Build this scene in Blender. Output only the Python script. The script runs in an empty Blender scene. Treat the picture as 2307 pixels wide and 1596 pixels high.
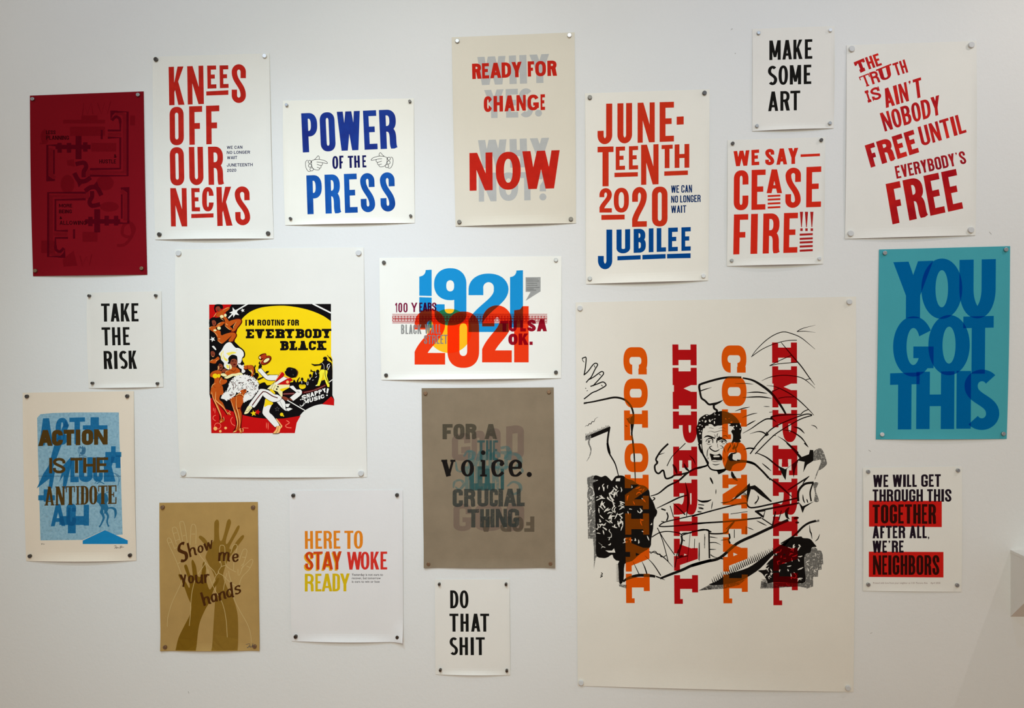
import bpy, math, random
from mathutils import Vector, Matrix, Euler
from mathutils.geometry import delaunay_2d_cdt

random.seed(7)
SC = bpy.context.scene
COL = SC.collection
PI = math.pi

# ---------------------------------------------------------------- camera
W_PX, H_PX = 2307.0, 1596.0
LENS, SENSOR = 26.0, 36.0
FPX = LENS / SENSOR * W_PX
CAM_POS = Vector((0.0, -2.14, 1.55))
CAM_EUL = Euler((PI / 2 - 0.01979, 0.01012, 0.04979), 'XYZ')
cam_data = bpy.data.cameras.new('camera')
cam_data.lens = LENS
cam_data.sensor_width = SENSOR
cam_data.clip_start = 0.02
cam = bpy.data.objects.new('camera', cam_data)
cam.location = CAM_POS
cam.rotation_euler = CAM_EUL
COL.objects.link(cam)
SC.camera = cam
CAM_R = CAM_EUL.to_matrix()

# ---------------------------------------------------------------- light
SC.view_settings.view_transform = 'Standard'
SC.view_settings.look = 'None'
SC.view_settings.exposure = 0.0
SC.view_settings.gamma = 1.0
SC.view_settings.use_curve_mapping = False
world = bpy.data.worlds.new('dim_room')
SC.world = world
world.use_nodes = True
world.node_tree.nodes['Background'].inputs[0].default_value = (0.95, 0.96, 0.95, 1)
world.node_tree.nodes['Background'].inputs[1].default_value = 0.5


def spot(name, loc, aim, watts, color, size, blend, radius=0.018):
    d = bpy.data.lights.new(name, 'SPOT')
    d.energy = watts
    d.color = color
    d.spot_size = math.radians(size)
    d.spot_blend = blend
    d.shadow_soft_size = radius
    o = bpy.data.objects.new(name, d)
    o.location = loc
    o.rotation_euler = (Vector(aim) - Vector(loc)).to_track_quat('-Z', 'Y').to_euler()
    COL.objects.link(o)
    return o


# spots on the ceiling track: a bright pool left of the middle, a warm wash from further back, one lamp beside the wall shelf
spot('ceiling_track_spot', (-0.4, -2.3, 3.2), (-0.38, 0, 1.72), 20.9, (1.000, 0.718, 0.558), 42, 1.0)
spot('ceiling_track_spot', (-0.4, -2.3, 3.2), (-0.4, 0, 1.45), 53.0, (0.807, 1.000, 1.000), 60, 1.0)
spot('ceiling_track_spot', (-0.9, -1.6, 3.2), (-0.85, 0, 1.1), 70, (0.582, 0.794, 1.000), 55, 1.0)
spot('ceiling_track_spot', (0.3, -1.6, 3.2), (0.3, 0, 1.9), 35.0, (0.570, 0.686, 1.000), 75, 1.0)
spot('ceiling_track_spot', (1.1, -1.6, 3.2), (1.15, 0, 2.1), 20, (0.458, 0.682, 1.000), 70, 1.0)
spot('ceiling_track_spot', (2.05, -0.75, 3.15), (1.3, 0, 1.7), 33, (1.000, 0.926, 0.937), 80, 1.0, 0.02)
spot('ceiling_track_spot', (-1.2, -2.8, 3.2), (1.36, 0, 0.92), 52, (1.0, 0.97, 0.9), 22, 1.0)
spot('ceiling_track_spot', (-0.3, -3.0, 3.2), (-0.5, 0, 0.9), 76.3, (0.809, 0.891, 1.000), 45, 1.0)
spot('ceiling_track_spot', (0, -4.2, 3.3), (0, 0, 0.8), 172, (0.980, 1.000, 0.759), 100, 1.0)
spot('ceiling_track_spot', (-1.0, -1.6, 3.2), (-1.0, 0, 2.3), 28.6, (0.431, 0.629, 1.000), 70, 1.0)
spot('ceiling_track_spot', (-0.35, -2.3, 3.2), (-0.3, 0, 1.5), 19.1, (0.398, 0.576, 1.000), 28, 1.0)


# ---------------------------------------------------------------- helpers
def lin(c):
    c = c / 255.0
    return c / 12.92 if c <= 0.04045 else ((c + 0.055) / 1.055) ** 2.4


def rgb(r, g, b, k=1.0):
    return (lin(r) * k, lin(g) * k, lin(b) * k, 1.0)


MATS = {}


def nodes(name):
    m = bpy.data.materials.new(name)
    m.use_nodes = True
    nt = m.node_tree
    nt.nodes.clear()
    return m, nt, nt.nodes.new('ShaderNodeOutputMaterial')


def noise(nt, scale, detail=4.0, rough=0.6):
    tc = nt.nodes.new('ShaderNodeTexCoord')
    n = nt.nodes.new('ShaderNodeTexNoise')
    n.inputs['Scale'].default_value = scale
    n.inputs['Detail'].default_value = detail
    n.inputs['Roughness'].default_value = rough
    nt.links.new(tc.outputs['Object'], n.inputs['Vector'])
    return n


def ramp(nt, fac, c0, c1, p0=0.3, p1=0.7):
    r = nt.nodes.new('ShaderNodeValToRGB')
    r.color_ramp.elements[0].position = p0
    r.color_ramp.elements[1].position = p1
    r.color_ramp.elements[0].color = c0
    r.color_ramp.elements[1].color = c1
    nt.links.new(fac, r.inputs[0])
    return r


def surface(name, c, vary=0.06, scale=30, rough=0.85, bump=0.0, bscale=300, metal=0.0, spec=0.2):
    if name in MATS:
        return MATS[name]
    m, nt, out = nodes(name)
    p = nt.nodes.new('ShaderNodeBsdfPrincipled')
    p.inputs['Roughness'].default_value = rough
    p.inputs['Metallic'].default_value = metal
    p.inputs['Specular IOR Level'].default_value = spec
    n = noise(nt, scale)
    a = tuple(v * (1 - vary) for v in c[:3]) + (1,)
    b = tuple(min(1, v * (1 + vary)) for v in c[:3]) + (1,)
    nt.links.new(ramp(nt, n.outputs['Fac'], a, b).outputs[0], p.inputs['Base Color'])
    if bump:
        n2 = noise(nt, bscale, 3)
        bp = nt.nodes.new('ShaderNodeBump')
        bp.inputs['Strength'].default_value = bump
        bp.inputs['Distance'].default_value = 0.002
        nt.links.new(n2.outputs['Fac'], bp.inputs['Height'])
        nt.links.new(bp.outputs[0], p.inputs['Normal'])
    nt.links.new(p.outputs[0], out.inputs[0])
    MATS[name] = m
    return m


def ink(name, c, opaque=1.0, tint=None, vary=0.10, scale=60, c2=None, worn=0.0, stretch=None, wscale=260):
    """Printing ink: a flat film of colour; opaque < 1 lets what is printed below show through, tinted."""
    if name in MATS:
        return MATS[name]
    m, nt, out = nodes(name)
    d = nt.nodes.new('ShaderNodeBsdfDiffuse')
    n = noise(nt, scale, 5)
    if stretch:
        mp = nt.nodes.new('ShaderNodeMapping')
        mp.inputs['Scale'].default_value = stretch
        nt.links.new(n.inputs['Vector'].links[0].from_socket, mp.inputs['Vector'])
        nt.links.new(mp.outputs[0], n.inputs['Vector'])
    a = tuple(v * (1 - vary) for v in c[:3]) + (1,)
    b = tuple(min(1, v * (1 + vary)) for v in (c2 or c)[:3]) + (1,)
    nt.links.new(ramp(nt, n.outputs['Fac'], a, b).outputs[0], d.inputs[0])
    last = d
    if opaque < 1.0 or worn > 0:
        t = nt.nodes.new('ShaderNodeBsdfTransparent')
        tt = tint or (1, 1, 1, 1)
        t.inputs[0].default_value = tuple(math.sqrt(v) for v in tt[:3]) + (1,)
        mx = nt.nodes.new('ShaderNodeMixShader')
        mx.inputs[0].default_value = opaque
        nt.links.new(t.outputs[0], mx.inputs[1])
        nt.links.new(d.outputs[0], mx.inputs[2])
        last = mx
        if worn > 0:
            w = noise(nt, wscale, 6, 0.75)
            r = ramp(nt, w.outputs['Fac'], (0, 0, 0, 1), (opaque, opaque, opaque, 1), worn - 0.06, worn + 0.06)
            nt.links.new(r.outputs[0], mx.inputs[0])
    nt.links.new(last.outputs[0], out.inputs[0])
    MATS[name] = m
    return m


def obj(name, verts, faces, m, parent=None, smooth=False):
    me = bpy.data.meshes.new(name)
    me.from_pydata([tuple(v) for v in verts], [], faces)
    me.materials.append(m)
    if smooth:
        for p in me.polygons:
            p.use_smooth = True
    me.update()
    o = bpy.data.objects.new(name, me)
    COL.objects.link(o)
    if parent is not None:
        o.parent = parent
    return o


def on_wall(px, py):
    """Where the sight line through a photo pixel meets the wall plane (x, z)."""
    d = CAM_R @ Vector(((px - W_PX / 2) / FPX, -(py - H_PX / 2) / FPX, -1.0))
    t = -CAM_POS.y / d.y
    return CAM_POS.x + d.x * t, CAM_POS.z + d.z * t


# ---------------------------------------------------------------- outlines
def area(p):
    return sum(p[i - 1][0] * p[i][1] - p[i][0] * p[i - 1][1] for i in range(len(p))) * 0.5


def boolean(groups):
    """groups: list of (solid polygons, cut polygons); returns triangulated union of solid-minus-cut."""
    vs, fs, tag = [], [], []
    for g, (pos, neg) in enumerate(groups):
        for sgn, lst in ((1, pos), (-1, neg)):
            for p in lst:
                q = []
                for v in p:
                    if not q or abs(v[0] - q[-1][0]) + abs(v[1] - q[-1][1]) > 1e-4:
                        q.append(v)
                if len(q) > 2 and abs(q[0][0] - q[-1][0]) + abs(q[0][1] - q[-1][1]) < 1e-4:
                    q.pop()
                if len(q) < 3 or abs(area(q)) < 1e-6:
                    continue
                if area(q) < 0:
                    q = q[::-1]
                i0 = len(vs)
                vs += [Vector((v[0], v[1])) for v in q]
                fs.append(list(range(i0, i0 + len(q))))
                tag.append((g, sgn))
    if not fs:
        return [], []
    ov, _, of, _, _, src = delaunay_2d_cdt(vs, [], fs, 1, 1e-4)
    keep = []
    for f, ids in zip(of, src):
        p, n = set(), set()
        for i in ids:
            (p if tag[i][1] > 0 else n).add(tag[i][0])
        if p - n:
            keep.append(list(f))
    used = sorted({i for f in keep for i in f})
    new = {i: k for k, i in enumerate(used)}
    return [(ov[i].x, ov[i].y) for i in used], [[new[i] for i in f] for f in keep]


def spl(pts, closed=False, n=5):
    """Catmull-Rom through the points; a point given twice makes a corner."""
    P = [tuple(map(float, p)) for p in pts]
    m = len(P)
    out = []
    for i in range(m if closed else m - 1):
        p1, p2 = P[i], P[(i + 1) % m]
        if p1 == p2:
            continue
        p0 = P[i - 1] if (closed or i > 0) else p1
        p3 = P[(i + 2) % m] if (closed or i + 2 < m) else p2
        if p0 == p1 and closed:
            p0 = p1
        for k in range(n):
            t = k / n
            out.append(tuple(0.5 * (2 * b + (c - a) * t + (2 * a - 5 * b + 4 * c - d) * t * t + (3 * b - a - 3 * c + d) * t ** 3)
                             for a, b, c, d in zip(p0, p1, p2, p3)))
    if not closed:
        out.append(P[-1])
    return out


def pen(pts, wx, wy=None, taper=None, cap=False):
    """A stroke along pts as quads; wx, wy: full width of vertical / horizontal runs; taper: width factors along it."""
    wy = wx if wy is None else wy
    n = len(pts)
    L, R = [], []
    for i, p in enumerate(pts):
        a, b = pts[max(0, i - 1)], pts[min(n - 1, i + 1)]
        dx, dy = b[0] - a[0], b[1] - a[1]
        l = math.hypot(dx, dy) or 1e-9
        nx, ny = -dy / l, dx / l
        h = 0.5 * math.sqrt((wx * nx) ** 2 + (wy * ny) ** 2)
        if taper:
            t = i / (n - 1) * (len(taper) - 1)
            k = min(int(t), len(taper) - 2)
            h *= taper[k] + (taper[k + 1] - taper[k]) * (t - k)
        h = max(h, 0.02)
        L.append((p[0] + nx * h, p[1] + ny * h))
        R.append((p[0] - nx * h, p[1] - ny * h))
    quads = [[L[i], L[i + 1], R[i + 1], R[i]] for i in range(n - 1)]
    res = []
    for q in quads:
        a1 = area([q[0], q[1], q[2]])
        a2 = area([q[0], q[2], q[3]])
        if a1 * a2 < 0:
            res += [[q[0], q[1], q[2]], [q[0], q[2], q[3]]]
        else:
            res.append(q)
    if cap:
        for p, r in ((pts[0], math.dist(L[0], R[0]) / 2), (pts[-1], math.dist(L[-1], R[-1]) / 2)):
            res.append(disc(p[0], p[1], r, n=8))
    return res


def disc(x, y, rx, ry=None, n=20, a=0.0):
    ry = ry or rx
    ca, sa = math.cos(a), math.sin(a)
    return [(x + rx * math.cos(t) * ca - ry * math.sin(t) * sa, y + rx * math.cos(t) * sa + ry * math.sin(t) * ca)
            for t in (2 * PI * i / n for i in range(n))]


def star(x, y, r, k=0.42, a=-PI / 2, n=5):
    return [(x + (r if i % 2 == 0 else r * k) * math.cos(a + i * PI / n), y + (r if i % 2 == 0 else r * k) * math.sin(a + i * PI / n)) for i in range(2 * n)]


def rc(x0, y0, x1, y1):
    return [(x0, y0), (x1, y0), (x1, y1), (x0, y1)]


def rbox(x0, y0, x1, y1, rx, ry, which=(1, 1, 1, 1), e=2.2, n=14):
    """box with elliptical corners, order: bottom left, bottom right, top right, top left"""
    rx = max(0.01, min(rx, (x1 - x0) / 2 if which[0] and which[1] else (x1 - x0)))
    ry = max(0.01, min(ry, (y1 - y0) / 2))
    out = []
    for (cx, cy, sx, sy, on, a0) in ((x0, y0, 1, 1, which[0], PI), (x1, y0, -1, 1, which[1], 1.5 * PI),
                                     (x1, y1, -1, -1, which[2], 0), (x0, y1, 1, -1, which[3], 0.5 * PI)):
        if not on:
            out.append((cx, cy))
            continue
        ox, oy = cx + sx * rx, cy + sy * ry
        for k in range(n + 1):
            t = a0 + k / n * PI / 2
            c, s = math.cos(t), math.sin(t)
            out.append((ox + rx * math.copysign(abs(c) ** (2 / e), c), oy + ry * math.copysign(abs(s) ** (2 / e), s)))
    return out


def arc(cx, cy, rx, ry, a0, a1, n=22):
    return [(cx + rx * math.cos(math.radians(a0 + (a1 - a0) * i / n)), cy + ry * math.sin(math.radians(a0 + (a1 - a0) * i / n))) for i in range(n + 1)]


def bez(a, b, c, d, n=16):
    out = []
    for i in range(n + 1):
        t = i / n
        u = 1 - t
        out.append(tuple(u ** 3 * p + 3 * u * u * t * q + 3 * u * t * t * r + t ** 3 * s for p, q, r, s in zip(a, b, c, d)))
    return out


# ---------------------------------------------------------------- letters
WIDTH = {'I': .40, 'J': .85, 'L': .80, 'E': .85, 'F': .80, 'M': 1.35, 'W': 1.45, '.': .4, ',': .4, "'": .4, ' ': .5, '1': .55, '!': .4, '-': .6}


def gothic(ch, w, h, s, b, ry=.22, e=2.3, leg='v', slant=0, my=.14):
    """Condensed block capitals, y up, in a w x h box; s stem width, b bar height, ry corner height over h."""
    r_ = ry * h
    G = []

    def ring(x0=0, y0=0, x1=w, y1=h, which=(1, 1, 1, 1), st=s, rx=None, ryy=None):
        rx = rx if rx else (x1 - x0) / 2
        q = ryy if ryy else min(r_, (y1 - y0) / 2)
        solid = rbox(x0, y0, x1, y1, rx, q, which, e)
        hole = rbox(x0 + st, y0 + b, x1 - st, y1 - b, max(rx - st, .1), max(q - b, .1), which, e)
        return solid, hole
    rS = min(max(r_, .16 * h), .27 * h) - b / 2
    if ch in 'O0':
        a, c = ring()
        G.append(([a], [c]))
    elif ch == 'Q':
        a, c = ring()
        G.append(([a], [c]))
        G.append(([[(w * .5, h * .25), (w * .7, h * .25), (w, 0), (w * .8, 0)]], []))
    elif ch in 'CG':
        a, c = ring()
        if slant:
            cut = [(w * .5, h * .5), (w * 1.15, h * .5 + h * .37), (w * 1.3, h * .5), (w * 1.15, h * .5 - h * .37)]
        else:
            cut = rc(w / 2, h * .365, w + 9, h * .64)
        if ch == 'G':
            cut = [(w * .5, h * .36), (w * .5, h * .62), (w * 1.15, h * (.62 + .22 * bool(slant))), (w * 1.15, h * .36)]
        G.append(([a], [c, cut]))
        if ch == 'G':
            G.append(([rc(w * .5, h * .50 - b, w, h * .50), rc(w - s, h * .14, w, h * .50)], []))
    elif ch == 'D':
        a, c = ring(which=(0, 1, 1, 0), rx=w * .66)
        G.append(([a], [c]))
    elif ch in 'PRB':
        y0 = h * (.40 if ch == 'P' else .44)
        bw = w if ch != 'B' else w * .96
        a, c = ring(0, y0, bw, h, (0, 1, 1, 0), rx=w * .55, ryy=(h - y0) * .48)
        G.append(([rc(0, 0, s, h)], []))
        G.append(([a], [c]))
        if ch == 'B':
            a, c = ring(0, 0, w, y0 + b, (0, 1, 1, 0), rx=w * .55, ryy=(y0 + b) * .46)
            G.append(([a], [c]))
        if ch == 'R':
            if leg == 'v':
                pts = bez((w * .42, y0 + b * .5), (w - s * .5, y0 + b * .4), (w - s * .55, y0 * .8), (w - s * .55, y0 * .45)) + \
                    bez((w - s * .55, y0 * .45), (w - s * .55, y0 * .2), (w - s * .5, y0 * .1), (w - s * .36, 0), 4)[1:]
                G.append((pen(pts, s * 1.02, b), [rc(-w, -h, 2 * w, 0)]))
            else:
                G.append(([[(w * .40, y0 + b * .4), (w * .40 + s * 1.15, y0 + b * .9), (w + s * .1, 0), (w - s * 1.05, 0)]], []))
    elif ch == 'S':
        if slant:
            x0 = w * .90
            top = arc(w / 2, h - b / 2 - rS, (w - s * .8) / 2, rS, 38, 180)
            bot = arc(w / 2, b / 2 + rS, (w - s * .8) / 2, rS, 0, -142)
            t1 = bez(top[-1], (top[-1][0], h * .5), (bot[0][0], h * .5), bot[0])
            G.append((pen(top + t1[1:-1] + bot, s, b), []))
        else:
            a = (w - s) / 2
            top = [(w - s / 2, h * .64)] + arc(w / 2, h - b / 2 - rS, a, rS, 0, 180)
            bot = arc(w / 2, b / 2 + rS, a, rS, 0, -180) + [(s / 2, h * .345)]
            t1 = bez(top[-1], (s / 2, h * .54), (w - s / 2, h * .46), bot[0])
            G.append((pen(top + t1[1:-1] + bot, s, b), []))
    elif ch == 'J':
        r = max(r_, s * .8) - b / 2
        G.append((pen([(w - s / 2, h), (w - s / 2, b / 2 + r)] + arc(w / 2, b / 2 + r, (w - s) / 2, r, 0, -180)[1:] + [(s / 2, h * .335)], s, b), []))
    elif ch == 'U':
        r = max(r_, s * .8) - b / 2
        G.append((pen([(w - s / 2, h), (w - s / 2, b / 2 + r)] + arc(w / 2, b / 2 + r, (w - s) / 2, r, 0, -180)[1:] + [(s / 2, h)], s, b), []))
    elif ch == '2':
        a = (w - s) / 2
        top = [(s / 2, h * .63)] + arc(w / 2, h - b / 2 - rS, a, rS, 180, 0)
        t1 = bez(top[-1], (w - s / 2, h * .50), (s * .52, h * .38), (s * .34, b * .4), 20)
        G.append((pen(top + t1[1:], s, b), [rc(-w, -h, 0, 2 * h), rc(-w, -h, 2 * w, 0)]))
        G.append(([rc(0, 0, w, b)], []))
    elif ch == '1':
        G.append(([rc(w - s, 0, w, h), [(0, h * .86), (w - s, h), (w - s, h * .72), (0, h * .72)]], []))
    elif ch == 'I':
        G.append(([rc(0, 0, w, h)], []))
    elif ch == 'L':
        G.append(([rc(0, 0, s, h), rc(0, 0, w, b)], []))
    elif ch == 'E':
        G.append(([rc(0, 0, s, h), rc(0, 0, w, b), rc(0, h - b, w, h), rc(0, h * .5 - b * .4, w * .84, h * .5 + b * .6)], []))
    elif ch == 'F':
        G.append(([rc(0, 0, s, h), rc(0, h - b, w, h), rc(0, h * .50 - b * .6, w * .82, h * .50 + b * .4)], []))
    elif ch == 'T':
        G.append(([rc(w / 2 - s / 2, 0, w / 2 + s / 2, h), rc(0, h - b, w, h)], []))
    elif ch == 'H':
        G.append(([rc(0, 0, s, h), rc(w - s, 0, w, h), rc(0, h * .5 - b * .5, w, h * .5 + b * .5)], []))
    elif ch == 'N':
        s = min(s, w * .30)
        d = s * 1.12
        k = h * s / (w - d)
        G.append(([rc(0, 0, s, h), rc(w - s, 0, w, h), [(0, h), (d, h), (w, k * .0), (w - d, 0), (0, h - k * .0)]], []))
    elif ch == 'M':
        t = s * .42
        G.append(([rc(0, 0, s, h), rc(w - s, 0, w, h), [(0, h), (s * 1.1, h), (w / 2 + t, my * h), (w / 2 - t, my * h)],
                   [(w, h), (w - s * 1.1, h), (w / 2 - t, my * h), (w / 2 + t, my * h)]], []))
    elif ch == 'W':
        s = min(s, w * .26)
        q = w * .27
        t = s * .52
        for x0, x1 in ((s / 2, q), (w / 2, q), (w / 2, w - q), (w - s / 2, w - q)):
            G.append(([[(x0 - s / 2, h), (x0 + s / 2, h), (x1 + t, 0), (x1 - t, 0)]], []))
    elif ch == 'V':
        t = s * .52
        for x0 in (s / 2, w - s / 2):
            G.append(([[(x0 - s / 2, h), (x0 + s / 2, h), (w / 2 + t, 0), (w / 2 - t, 0)]], []))
    elif ch == 'A':
        t = s * .55
        for x0 in (s / 2, w - s / 2):
            G.append(([[(x0 - s / 2, 0), (x0 + s / 2, 0), (w / 2 + t, h), (w / 2 - t, h)]], []))
        y0 = h * .19
        k = (w / 2 - t) / h
        G.append(([[(k * y0 + s * .4, y0), (w - k * y0 - s * .4, y0), (w - k * (y0 + b) - s * .4, y0 + b * .95), (k * (y0 + b) + s * .4, y0 + b * .95)]], []))
    elif ch == 'Y':
        G.append(([[(0, h), (s * 1.08, h), (w / 2 + s / 2, h * .40), (w / 2 - s / 2, h * .40)],
                   [(w, h), (w - s * 1.08, h), (w / 2 - s / 2, h * .40), (w / 2 + s / 2, h * .40)], rc(w / 2 - s / 2, 0, w / 2 + s / 2, h * .401)], []))
    elif ch == 'K':
        G.append(([rc(0, 0, s, h), [(w - s * 1.15, h), (w - s * .03, h), (s * .9, h * .30), (s * .9, h * .52)],
                   [(w - s * 1.12, 0), (w + s * .04, 0), (s + (w - s) * .38, h * .64), (s * .95, h * .52)]], []))
    elif ch == 'X':
        G.append(([[(0, 0), (s, 0), (w, h), (w - s, h)], [(w, 0), (w - s, 0), (0, h), (s, h)]], []))
    elif ch == 'Z':
        G.append(([rc(0, 0, w, b), rc(0, h - b, w, h), [(0, b), (s * 1.1, b), (w, h - b), (w - s * 1.1, h - b)]], []))
    elif ch == '.':
        G.append(([disc(w / 2, s * .55, s * .6)] if slant else [rc(0, 0, min(w, s * 1.05), min(w, s * 1.05))], []))
    elif ch == ',':
        G.append(([rc(0, 0, s, s * 1.05), [(s * .35, .02), (s, .02), (s * .75, -s * .6), (s * .1, -s * 1.0)]], []))
    elif ch == "'":
        G.append(([disc(w * .5, h - s * .6, s * .62), [(w * .5 + s * .62, h - s * .6), (w * .5 + s * .3, h - s * 1.5), (w * .5 - s * .5, h - s * 2.1), (w * .5 - s * .1, h - s * .9)]], []))
    elif ch == '!':
        G.append(([[(0, h), (w, h), (w * .62, h * .2), (w * .38, h * .2)], rc(w * .12, 0, w * .88, h * .14)], []))
    elif ch == '?':
        a = (w - s) / 2
        G.append((pen([(s / 2, h * .72)] + arc(w / 2, h - b / 2 - h * .17, a, h * .17, 180, 0) + [(w - s * .6, h * .6), (w / 2, h * .47), (w / 2, h * .30)], s, b), []))
        G.append(([disc(w / 2, s * .5, s * .55)], []))
    elif ch == '-':
        G.append(([rc(0, h * .45 - b / 2, w, h * .45 + b / 2)], []))
    elif ch == '&':
        G.append((pen(spl([(w, h * .45), (w * .75, h * .08), (w * .3, 0.03 * h), (s * .5, h * .25), (w * .7, h * .75), (w * .45, h * .97), (w * .25, h * .78), (w, 0)]), s, b), []))
    return G


def slab(ch, w, h, s, b, t=None, e=None, **kw):
    """Slab-serif capitals: t serif thickness, e serif overhang."""
    t = t or b * 1.2
    e = e if e is not None else s * .32
    G = []

    def foot(x0, x1, top):
        x0, x1 = max(0, x0), min(w, x1)
        G.append(([rc(x0, h - t, x1, h) if top else rc(x0, 0, x1, t)], []))
    if ch == 'I':
        G.append(([rc(w / 2 - s / 2, 0, w / 2 + s / 2, h)], []))
        foot(0, w, 1), foot(0, w, 0)
    elif ch in 'LEF':
        G.append(([rc(e, 0, e + s, h)], []))
        foot(0, e * 2 + s, 1), foot(0, e * 2 + s, 0)
        v = max(s * .36, t * .8)
        if ch in 'LE':
            G.append(([rc(e, 0, w, b), rc(w - v, 0, w, h * .36)], []))
        if ch in 'EF':
            G.append(([rc(e, h - b, w, h), rc(w - v, h * .66, w, h), rc(e, h / 2 - b / 2, w * .72, h / 2 + b / 2), rc(w * .72 - v * .8, h * .37, w * .72, h * .63)], []))
    elif ch in 'DPRB':
        G += [(([[(x + e if x > s * .1 else x + e, y) for x, y in p] for p in pos]), [[(x + e, y) for x, y in p] for p in neg]) for pos, neg in gothic(ch, w - e, h, s, b, ry=.3, leg='v')]
        foot(0, e * 2 + s, 1), foot(0, e * 2 + s, 0)
        if ch == 'R':
            foot(w - s * 1.1, w, 0)
    elif ch == 'O':
        G += gothic('O', w, h, s, b, ry=.36)
    elif ch == 'C':
        G += gothic('C', w, h, s, b, ry=.36)
        G.append(([rc(w - s * .6, h * .62, w, h * .97)], []))
    elif ch == 'G':
        G += gothic('G', w, h, s, b, ry=.36)
    elif ch == 'S':
        G += gothic('S', w, h, s, b, ry=.26)
        v = s * .4
        G.append(([rc(w - v, h * .62, w, h * .98), rc(0, h * .02, v, h * .38)], []))
    elif ch == 'N':
        q, d = s * .62, s * 1.05
        G.append(([rc(e, 0, e + q, h), rc(w - e - q, 0, w - e, h), [(e, h), (e + d, h), (w - e, 0), (w - e - d, 0)]], []))
        foot(0, q + 2 * e, 0), foot(0, e + d, 1), foot(w - q - 2 * e, w, 1)
    elif ch in 'NHUMKTAVYXW':
        s = s * (.74 if ch in 'KAVYXW' else 1)
        G += [([[(x + e, y) for x, y in p] for p in pos], [[(x + e, y) for x, y in p] for p in neg]) for pos, neg in gothic(ch, w - 2 * e, h, s, b, ry=.3, my=.05)]
        ss = s + 2 * e
        m = w / 2
        F = {'N': [(0, ss, 0), (0, ss, 1), (w - ss, w, 1)], 'H': [(0, ss, 0), (0, ss, 1), (w - ss, w, 1), (w - ss, w, 0)],
             'U': [(0, ss, 1), (w - ss, w, 1)], 'M': [(0, ss, 0), (0, ss, 1), (w - ss, w, 1), (w - ss, w, 0)],
             'K': [(0, ss, 0), (0, ss, 1), (w - ss, w, 1), (w - ss, w, 0)], 'T': [(m - ss / 2, m + ss / 2, 0)],
             'A': [(0, ss, 0), (w - ss, w, 0), (m - ss * .45, m + ss * .2, 1)], 'V': [(0, ss, 1), (w - ss, w, 1)], 'W': [(0, ss, 1), (w - ss, w, 1)],
             'Y': [(0, ss, 1), (w - ss, w, 1), (m - ss / 2, m + ss / 2, 0)], 'X': [(0, ss, 0), (0, ss, 1), (w - ss, w, 1), (w - ss, w, 0)]}[ch]
        for x0, x1, tp in F:
            foot(x0, x1, tp)
        if ch == 'T':
            v = max(s * .3, t * .7)
            G.append(([rc(0, h * .68, v, h), rc(w - v, h * .68, w, h), rc(0, h - b, w, h)], []))
    else:
        G += gothic(ch, w, h, s, b)
    return G


def lower(ch, w, h, s, b, **kw):
    """Brush / serif small letters; h is the x-height, ascenders run above it."""
    G = []
    P = lambda pts, a=s, c=b, tp=None: G.append((pen(spl([(x * w, y * h) for x, y in pts], n=6), a, c, tp), []))
    if ch == 'o':
        G.append(([disc(w / 2, h / 2, w / 2, h / 2, 28)], [disc(w / 2, h / 2, w / 2 - s, h / 2 - b, 24)]))
    elif ch == 'e':
        P([(.06, .52), (.93, .52)], s, b)
        P([(.86, .52), (.84, .80), (.52, .95), (.2, .78), (.13, .45), (.28, .12), (.6, .06), (.95, .26)])
    elif ch == 'c':
        P([(.90, .70), (.80, .90), (.52, .95), (.2, .80), (.13, .45), (.28, .12), (.6, .06), (.95, .26)])
        G.append(([disc(w * .82, h * .74, s * .5)], []))
    elif ch == 's':
        P([(.9, .80), (.62, .95), (.25, .86), (.2, .65), (.5, .52), (.8, .38), (.82, .16), (.5, .05), (.08, .18)])
    elif ch == 'S':
        P([(.95, 1.42), (.72, 1.56), (.35, 1.52), (.12, 1.2), (.4, .88), (.78, .55), (.72, .15), (.38, .02), (.0, .18)])
    elif ch in 'hn':
        P([(.14, 1.75 if ch == 'h' else .98), (.14, 0)], s, b)
        P([(.16, .62), (.42, .94), (.74, .90), (.82, .6), (.82, .12), (1.02, .0)])
    elif ch == 'm':
        P([(.10, .98), (.10, 0)], s, b)
        P([(.12, .62), (.27, .95), (.45, .92), (.50, .6), (.50, .0)])
        P([(.52, .62), (.67, .95), (.85, .92), (.88, .6), (.88, .1), (1.02, .0)])
    elif ch == 'w':
        P([(.06, .98), (.26, .02)], s, b), P([(.26, .02), (.5, .9)], s * .7, b), P([(.5, .9), (.72, .02)], s, b), P([(.72, .02), (.98, .98)], s * .7, b)
    elif ch == 'v':
        P([(.2, .98), (.52, .02)], s * 1.25, b), P([(.52, .04), (.82, .96)], s * .6, b)
        G.append(([rc(0, h - b, w * .42, h), rc(w * .64, h - b, w, h)], []))
    elif ch == 'y':
        P([(.1, .98), (.52, .1)], s, b), P([(.95, .98), (.6, .2), (.25, -.5)], s * .8, b)
    elif ch == 'u':
        P([(.14, .98), (.14, .3), (.35, .05), (.62, .12), (.82, .4)]), P([(.84, .98), (.84, .1), (1.02, 0)], s, b)
    elif ch == 'r':
        P([(.2, .98), (.2, 0)], s, b), P([(.22, .6), (.55, .92), (.95, .86)])
    elif ch in 'ad':
        P([(.82, .75), (.55, .96), (.22, .82), (.12, .42), (.3, .08), (.58, .1), (.82, .4)])
        P([(.84, 1.75 if ch == 'd' else .98), (.84, .1), (1.02, 0)], s, b)
    elif ch == 'i':
        P([(.5, .98), (.5, 0)], s, b)
        G.append(([rc(0, 0, w, b), rc(w * .08, h - b, w * .5, h), disc(w * .45, h * 1.42, s * .68)], []))
    elif ch == '.':
        G.append(([disc(w / 2, w / 2, w / 2)], []))
    return G


STYLES = {'g': gothic, 's': slab, 'l': lower}


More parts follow.
